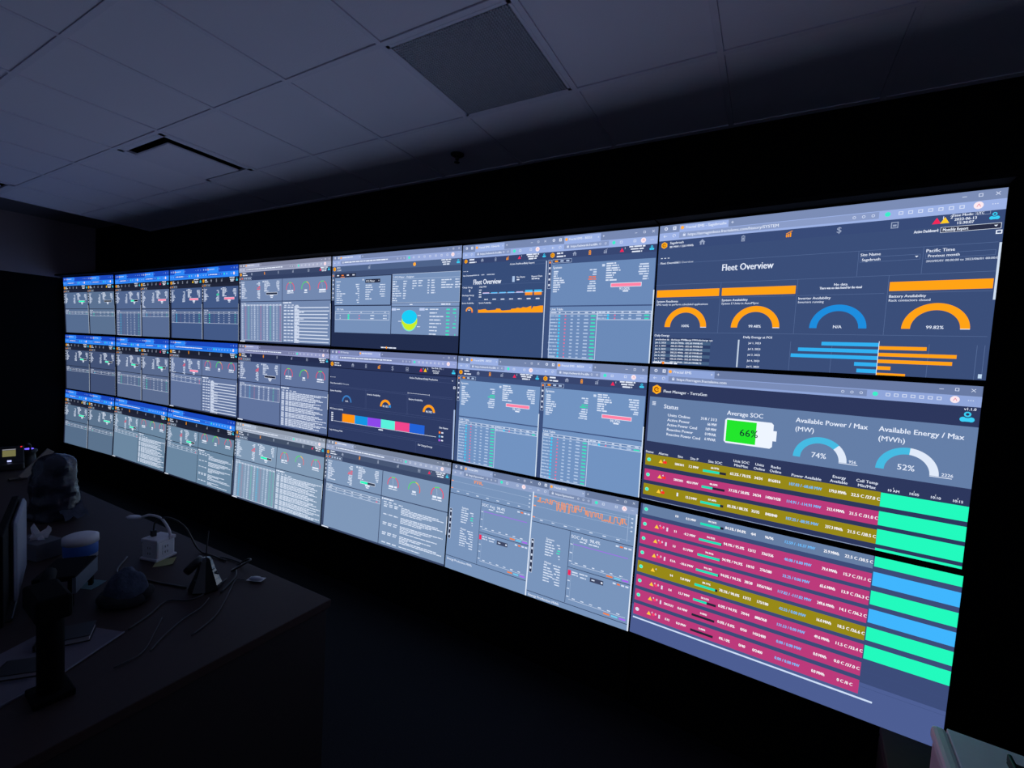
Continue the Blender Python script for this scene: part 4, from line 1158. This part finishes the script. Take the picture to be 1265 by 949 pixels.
boxo('plug_body', (-0.011, 0.011, -0.011, 0.011, 0.0, 0.03), BLACKPL, t, bev=0.003)
bm = bmesh.new(); tube(bm, [(0, 0, 0.028), (0.0, 0.01, 0.07), (0.03, 0.05, 0.085), (0.06, 0.11, 0.03), (0.10, 0.155, -0.088), (0.20, 0.175, -0.097), (0.31, 0.19, -0.097)], 0.004, 8)
bobj('power_cord', bm, BLACKPL, t, True)
# sticky notes
def note(x, y, rz, s, label, col, nm):
    bm = bmesh.new()
    n = 6
    g = [[bm.verts.new((-s / 2 + s * i / n, -s / 2 * .95 + s * .95 * j / n, 0.0006 + 0.006 * (j / n) ** 3)) for j in range(n + 1)] for i in range(n + 1)]
    for i in range(n):
        for j in range(n): bm.faces.new((g[i][j], g[i + 1][j], g[i + 1][j + 1], g[i][j + 1]))
    r = bmesh.ops.solidify(bm, geom=bm.faces[:], thickness=0.0004)
    o = bobj('sticky_note', bm, mat(nm, col, 0.8, noise=0.06), None)
    o.location = on(x, y); o.rotation_euler = (0, 0, rz)
    tag(o, label, 'note')
note(-1.815, -1.43, -0.55, 0.082, 'pale yellow sticky note lying beside the white power cube', (0.72, 0.70, 0.34), 'note_yellow')
note(-1.80, -1.70, 0.5, 0.07, 'pale teal sticky note behind the dark beanie', (0.30, 0.52, 0.56), 'note_teal')

# black glossy conference camera with round disc
GLOSS = mat('black_gloss', (0.006, 0.006, 0.007), 0.08, coat=0.8, spec=0.6)
t = thing('speakerphone', 'glossy black cone-shaped device with a round disc, beside cable loops', 'speakerphone', on(-1.42, -1.42))
bm = bmesh.new(); lathe(bm, [(0, 0), (0.062, 0), (0.064, 0.008), (0.050, 0.045), (0.034, 0.085), (0.022, 0.125), (0.016, 0.135), (0, 0.138)], 8, Matrix.Rotation(0.35, 4, 'Z'))
bobj('cone_body', bm, GLOSS, t)
bm = bmesh.new(); lathe(bm, [(0, 0.016), (0.038, 0.016), (0.042, 0.010), (0.042, -0.010), (0.038, -0.016), (0, -0.016)], 28, Matrix.Translation((-0.075, -0.015, 0.085)) @ Matrix.Rotation(-0.7, 4, 'Y') @ Matrix.Rotation(0.5, 4, 'X'))
bobj('disc', bm, BLACKPL, t, True)
bm = bmesh.new(); tube(bm, [(-0.045, -0.01, 0.09), (-0.02, 0, 0.10), (0.0, 0.0, 0.11)], 0.007, 8)
bobj('neck', bm, BLACKPL, t, True)
bm = bmesh.new(); tube(bm, [(0, 0, 0.13), (0.005, 0.0, 0.19), (-0.005, 0.01, 0.25)], 0.0025, 6)
bobj('antenna', bm, BLACKPL, t, True)

# cords lying on the desk
CORD = mat('grey_cord', (0.05, 0.045, 0.05), 0.4)
def cord(pts, r, label, m=BLACKPL):
    bm = bmesh.new(); tube(bm, [on(x, y, z) for x, y, z in pts], r, 8)
    return tag(bobj('desk_cable', bm, m, None, True), label, 'cable', 'cables on the console desk')
cord([(-1.33, -1.40, .004), (-1.42, -1.30, .004), (-1.52, -1.245, .004), (-1.50, -1.21, .03), (-1.42, -1.235, .06), (-1.44, -1.30, .03), (-1.50, -1.27, .006), (-1.53, -1.22, .006), (-1.62, -1.23, .005), (-1.68, -1.25, .005)], 0.004, 'thick black cable coiled in a loop near the desk back edge')
cord([(-1.36, -1.285, .005), (-1.39, -1.31, .006), (-1.33, -1.36, .004), (-1.25, -1.42, .004), (-1.16, -1.50, .004), (-1.10, -1.60, .004)], 0.0022, 'thin cord running from the pale oval plug to the desk end', CORD)
cord([(-1.43, -1.33, .005), (-1.38, -1.42, .004), (-1.36, -1.50, .004), (-1.42, -1.56, .004), (-1.36, -1.64, .004), (-1.31, -1.72, .004)], 0.003, 'grey cord curving round the black cone-shaped device', CORD)
cord([(-1.32, -1.45, .004), (-1.27, -1.50, .004), (-1.23, -1.58, .004), (-1.17, -1.66, .004), (-1.11, -1.72, .004)], 0.0022, 'thin cord with a kink lying nearest the desk end', CORD)
cord([(-2.0, -1.52, .004), (-1.85, -1.60, .004), (-1.72, -1.56, .004), (-1.60, -1.52, .004), (-1.48, -1.47, .004)], 0.004, 'black cable passing behind the dark beanie', CORD)
cord([(-1.30, -1.62, .004), (-1.22, -1.67, .004), (-1.12, -1.74, .004), (-1.10, -1.82, .004)], 0.0022, 'thin cord drooping in front of the grey desk pad', CORD)
# pale oval plug
t = thing('earbud_case', 'small pale oval case at the end of a thin cord', 'case', on(-1.325, -1.255), 0.5)
bm = bmesh.new(); lathe(bm, [(0, 0), (0.014, 0.001), (0.020, 0.008), (0.014, 0.016), (0, 0.018)], 20, Matrix.Diagonal((1.7, 0.9, 1, 1)))
bobj('shell', bm, mat('pale_lilac_plastic', (0.34, 0.34, 0.42), 0.4), t, True)
boxo('seam_ring', (-0.035, 0.035, -0.0186, 0.0186, 0.0075, 0.0088), WPL, t)

# dark beanie
def lump(bm, rx, ry, rz, seed, amp, sub=4, flat=0.0):
    from mathutils import noise
    r = bmesh.ops.create_icosphere(bm, subdivisions=sub, radius=1.0)
    for v in r['verts']:
        c = v.co.copy()
        k = 1 + amp * noise.noise(c * 2.2 + Vector((seed, 0, 0))) + amp * .5 * noise.noise(c * 5.5 + Vector((0, seed, 0)))
        v.co = Vector((c.x * rx * k, c.y * ry * k, max(c.z, flat) * rz * k))
FLEECE = mat('dark_blue_fleece', (0.045, 0.06, 0.10), 0.9, noise=0.5, scale=90, bump=0.8)
t = thing('beanie_hat', 'dark blue fleece beanie lying on the desk', 'hat', on(-1.555, -1.655, 0.004), 0.4)
bm = bmesh.new(); lump(bm, 0.080, 0.072, 0.125, 3.0, 0.14, 4, 0.0)
bobj('crown', bm, FLEECE, t, True)
bm = bmesh.new()
P = [(0.080 * math.cos(a), 0.072 * math.sin(a), 0.020 + 0.006 * math.sin(3 * a)) for a in np.linspace(0, 2 * math.pi, 25)]
tube(bm, P, 0.018, 10, False)
bobj('brim', bm, mat('near_black_knit', (0.012, 0.012, 0.016), 0.95, noise=0.4, scale=120, bump=0.8), t, True)

# grey desk pad with a book
PAD = mat('grey_lilac_pad', (0.13, 0.115, 0.15), 0.8, noise=0.06)
t = thing('desk_pad', 'grey-lilac desk pad under the dark book', 'desk pad', on(-1.40, -1.90, 0.0))
bm = bmesh.new()
pp = [(-0.10, -0.02), (-0.08, 0.08), (0.10, 0.165), (0.21, -0.02), (0.27, -0.18), (-0.02, -0.18)]
vs = [bm.verts.new((x, y, 0.0)) for x, y in pp]; f = bm.faces.new(vs)
r = bmesh.ops.extrude_face_region(bm, geom=[f]); bmesh.ops.translate(bm, vec=(0, 0, 0.004), verts=[v for v in r['geom'] if isinstance(v, bmesh.types.BMVert)])
bobj('sheet', bm, PAD, t)
bm = bmesh.new(); tube(bm, [(0.10, 0.165, .004), (0.21, -0.02, .004), (0.27, -0.20, .004)], 0.003, 6, False)
bobj('hem', bm, mat('pale_hem', (0.20, 0.19, 0.24), 0.6), t)
def book(x, y, rz, L_, W_, H_, label):
    t = thing('notebook', label, 'book', on(x, y, 0.004), rz)
    boxo('back_cover', (-L_ / 2, L_ / 2, -W_ / 2, W_ / 2, 0.0, 0.003), BLACKPL, t)
    boxo('pages', (-L_ / 2 + 0.004, L_ / 2 - 0.003, -W_ / 2 + 0.003, W_ / 2 - 0.004, 0.003, H_ - 0.003), mat('paper_edges', (0.42, 0.40, 0.44), 0.8), t)
    boxo('front_cover', (-L_ / 2, L_ / 2, -W_ / 2, W_ / 2, H_ - 0.003, H_), BLACKPL, t)
    boxo('spine', (-L_ / 2 - 0.002, -L_ / 2 + 0.003, -W_ / 2, W_ / 2, 0.0, H_), BLACKPL, t)
book(-1.40, -1.865, 1.15, 0.14, 0.10, 0.022, 'dark hardback notebook with pale page edges on the desk pad')
book(-1.29, -1.99, 0.95, 0.11, 0.08, 0.018, 'small dark notebook with pale edge next to the black pole')

# operator monitor seen almost edge-on
wdir = Vector((0.973, -0.232, 0)); nb = Vector((0.232, 0.973, 0))
t = thing('operator_monitor', 'operator monitor seen edge-on with its pale back towards the wall', 'monitor', (-1.72, -1.915, DZ))
mm = Matrix((wdir, nb, Vector((0, 0, 1)))).transposed().to_4x4(); mm.translation = (-1.80, -1.93, DZ); t.matrix_world = mm
boxo('bezel', (-0.27, 0.27, -0.022, 0.0, 0.05, 0.37), MATTE, t, bev=0.004)
boxo('panel', (-0.262, 0.262, -0.0232, -0.0215, 0.06, 0.36), GLOSS, t)
bm = bmesh.new(); box(bm, -0.262, 0.10, 0.0, 0.022, 0.058, 0.362, bev=0.016)
bobj('back_shell', bm, mat('grey_shell', (0.20, 0.21, 0.28), 0.55, noise=0.05), t, True)
boxo('stand_neck', (-0.03, 0.03, -0.05, -0.024, 0.0, 0.2), BLACKPL, t, bev=0.004)
boxo('stand_foot', (-0.12, 0.12, -0.12, 0.01, 0.0, 0.012), BLACKPL, t, bev=0.004)

# black pole with clamp head and arm
t = thing('desk_pole', 'black pole with a clamp head and arm standing on the desk', 'pole', on(-1.10, -1.965))
bm = bmesh.new(); lathe(bm, [(0, 0), (0.03, 0), (0.03, 0.30), (0.026, 0.305), (0, 0.305)], 20)
bobj('pole', bm, MATTE, t, True)
boxo('base', (-0.05, 0.05, -0.045, 0.045, 0.0, 0.02), MATTE, t, bev=0.004)
boxo('clamp_head', (-0.11, 0.045, -0.04, 0.04, 0.24, 0.31), MATTE, t, bev=0.01)
bm = bmesh.new(); tube(bm, [(-0.09, 0.0, 0.275), (-0.18, 0.03, 0.28), (-0.26, 0.05, 0.27)], 0.018, 10)
bobj('arm', bm, MATTE, t, True)

# black dock raised on a stand
t = thing('docking_riser', 'black shelf riser with one side coloured as lit, in front of wipes tub', 'shelf', on(-1.754, -1.785), -0.57)
boxo('shelf_top', (-0.10, 0.10, -0.07, 0.06, 0.105, 0.125), MATTE, t, bev=0.004)
SHELF = mat('lit_side_tone', (0.13, 0.15, 0.19), 0.6)  # screen light on the black riser's wall-facing side, put into its colour
boxo('side_panel', (-0.10, 0.10, 0.05, 0.062, 0.055, 0.118), SHELF, t)
boxo('side_panel', (-0.10, 0.10, -0.07, -0.058, 0.0, 0.106), MATTE, t)
for x in (-0.09, 0.09): boxo('leg', (x - 0.008, x + 0.008, 0.036, 0.05, 0.0, 0.106), MATTE, t)

# tub of wipes with blue label, tissues beside it
t = thing('wipes_tub', 'round white tub of wipes with blue label behind the black riser', 'tub', on(-2.16, -1.65))
bm = bmesh.new(); lathe(bm, [(0, 0), (0.062, 0), (0.062, 0.075), (0, 0.075)], 28); bobj('tub', bm, WPL, t, True)
bm = bmesh.new(); lathe(bm, [(0.0626, 0.02), (0.0634, 0.022), (0.0634, 0.070), (0.0626, 0.072)], 28); bobj('label_band', bm, mat('blue_label', (0.04, 0.14, 0.50), 0.5), t, True)
bm = bmesh.new(); lathe(bm, [(0, 0.112), (0.05, 0.111), (0.066, 0.104), (0.067, 0.075), (0, 0.075)], 28); bobj('lid', bm, WPL, t, True)
t = thing('tissue_box', 'pale tissue box with a crumpled tissue beside the wipes tub', 'tissue box', on(-2.33, -1.765), 0.3)
boxo('carton', (-0.09, 0.09, -0.05, 0.05, 0.0, 0.08), mat('carton_grey', (0.10, 0.10, 0.12), 0.8), t, bev=0.003)
bm = bmesh.new()
for (a, b, c) in (((-0.04, -0.02, 0.08), (0.045, 0.01, 0.08), (-0.01, 0.0, 0.155)), ((0.0, -0.03, 0.08), (0.03, 0.035, 0.08), (0.055, 0.01, 0.15)), ((-0.05, 0.01, 0.08), (0.01, 0.03, 0.08), (-0.055, 0.0, 0.135))):
    v = [bm.verts.new(q) for q in (a, b, c)]
    bm.faces.new(v)
bmesh.ops.subdivide_edges(bm, edges=bm.edges[:], cuts=3, use_grid_fill=True)
for v in bm.verts: v.co.y += 0.012 * math.sin(60 * v.co.x + 40 * v.co.z)
bmesh.ops.solidify(bm, geom=bm.faces[:], thickness=0.001)
bobj('tissue', bm, mat('tissue_white', (0.8, 0.78, 0.82), 0.9), t)

# crumpled dark jacket heaped on the desk
t = thing('dark_jacket', 'dark shiny jacket heaped over a stand on the desk', 'jacket', on(-2.92, -1.585), 0.2)
BAG = mat('dark_nylon', (0.016, 0.018, 0.032), 0.25, noise=0.4, scale=25, bump=1.0)
from mathutils import noise as _nz
bm = bmesh.new()
n, mrows = 40, 26
rings = []
for j in range(mrows):
    q = j / (mrows - 1)
    z = 0.37 * q
    rr = 0.135 * (1 - 0.25 * q) if q < 0.82 else 0.135 * 0.795 * math.sqrt(max(0.0, 1 - ((q - 0.82) / 0.181) ** 2))
    ring = []
    for i in range(n):
        a = 2 * math.pi * i / n
        v = Vector((math.cos(a), math.sin(a), q * 3))
        k = 1 + 0.16 * _nz.noise(v * 1.6) + 0.10 * _nz.noise(v * 4.2 + Vector((5, 1, 2)))
        ring.append(bm.verts.new((rr * k * math.cos(a) * 1.0, rr * k * math.sin(a) * .8, z + 0.02 * _nz.noise(v * 2.5) * (1 - q) * (j > 0))))
    rings.append(ring)
for a, b in zip(rings, rings[1:]):
    for i in range(n): bm.faces.new((a[i], a[(i + 1) % n], b[(i + 1) % n], b[i]))
bm.faces.new(rings[0]); bm.faces.new(rings[-1])
bobj('shell', bm, BAG, t, True)
bm = bmesh.new()
g = [[bm.verts.new((0.08 + 0.10 * i / 6, -0.03 + 0.11 * j / 6, 0.09 - 0.07 * (i / 6) + 0.012 * math.sin(i * 1.7 + j * 2.1))) for j in range(7)] for i in range(7)]
for i in range(6):
    for j in range(6): bm.faces.new((g[i][j], g[i + 1][j], g[i + 1][j + 1], g[i][j + 1]))
bmesh.ops.solidify(bm, geom=bm.faces[:], thickness=0.003)
bobj('sleeve_flap', bm, mat('pale_lining', (0.12, 0.13, 0.18), 0.5), t, True)

# desk phone with lit display and a dock with a violet light
t = thing('desk_phone', 'black desk phone with small lit yellow display at far desk end', 'telephone', on(-4.40, -1.545), 1.42)
M = Matrix.Rotation(math.radians(62), 4, 'X')
boxo('body', (-0.09, 0.09, -0.06, 0.06, 0.0, 0.05), BLACKPL, t, bev=0.01)
h = boxo('display_head', (-0.09, 0.09, 0.0, 0.14, -0.02, 0.0), BLACKPL, t, bev=0.006, M=Matrix.Translation((0, 0.0, 0.045)) @ M)
boxo('lcd', (-0.025, 0.045, 0.055, 0.105, 0.0005, 0.002), emis('lcd_yellow', (0.42, 0.40, 0.16), 0.4), h, M=Matrix.Translation((0, 0.0, 0.045)) @ M)
boxo('lcd_header', (-0.025, 0.045, 0.108, 0.114, 0.0005, 0.002), emis('lcd_white', (0.5, 0.5, 0.55), 0.5), h, M=Matrix.Translation((0, 0.0, 0.045)) @ M)
boxo('message_light', (0.070, 0.080, 0.125, 0.132, 0.0005, 0.004), emis('led_red', (0.9, 0.03, 0.05), 1.0), h, M=Matrix.Translation((0, 0.0, 0.045)) @ M)
boxo('key_light', (0.0, 0.022, 0.012, 0.024, 0.0005, 0.003), emis('led_bluewhite', (0.45, 0.5, 1.0), 1.5), h, M=Matrix.Translation((0, 0.0, 0.045)) @ M)
bm = bmesh.new(); tube(bm, [(-0.075, -0.05, 0.05), (-0.078, 0.0, 0.075), (-0.075, 0.055, 0.13)], 0.016, 10)
bobj('handset', bm, BLACKPL, t, True)
t = thing('headset_dock', 'black dock with glowing violet light beside the desk phone', 'dock', on(-4.50, -1.41), -0.8)
bm = bmesh.new(); lathe(bm, [(0, 0), (0.065, 0), (0.06, 0.02), (0.04, 0.04), (0.036, 0.09), (0.05, 0.11), (0.045, 0.122), (0, 0.125)], 24); bobj('body', bm, BLACKPL, t, True)
bm = bmesh.new(); lathe(bm, [(0.012, 0.1255), (0.026, 0.1255), (0.026, 0.1295), (0.012, 0.1295)], 24); bobj('light_ring', bm, emis('led_violet', (0.16, 0.10, 1.0), 1.6), t, True)
bm = bmesh.new(); tube(bm, [(0.03, 0.03, 0.11), (0.06, 0.05, 0.17), (0.10, 0.06, 0.19)], 0.006, 8); bobj('headset_boom', bm, BLACKPL, t, True)
t = thing('wooden_sign_stand', 'beige wooden block leaning upright near the desk phone', 'block', on(-4.00, -1.545), -1.57)
M = Matrix.Rotation(math.radians(-40), 4, 'Y')
boxo('plank', (-0.022, 0.022, -0.012, 0.012, 0.012, 0.25), mat('beige_wood', (0.30, 0.25, 0.22), 0.7, noise=0.2, scale=15), t, bev=0.002, M=M)
boxo('foot', (-0.035, 0.055, -0.025, 0.025, 0.0, 0.012), BLACKPL, t, bev=0.002)
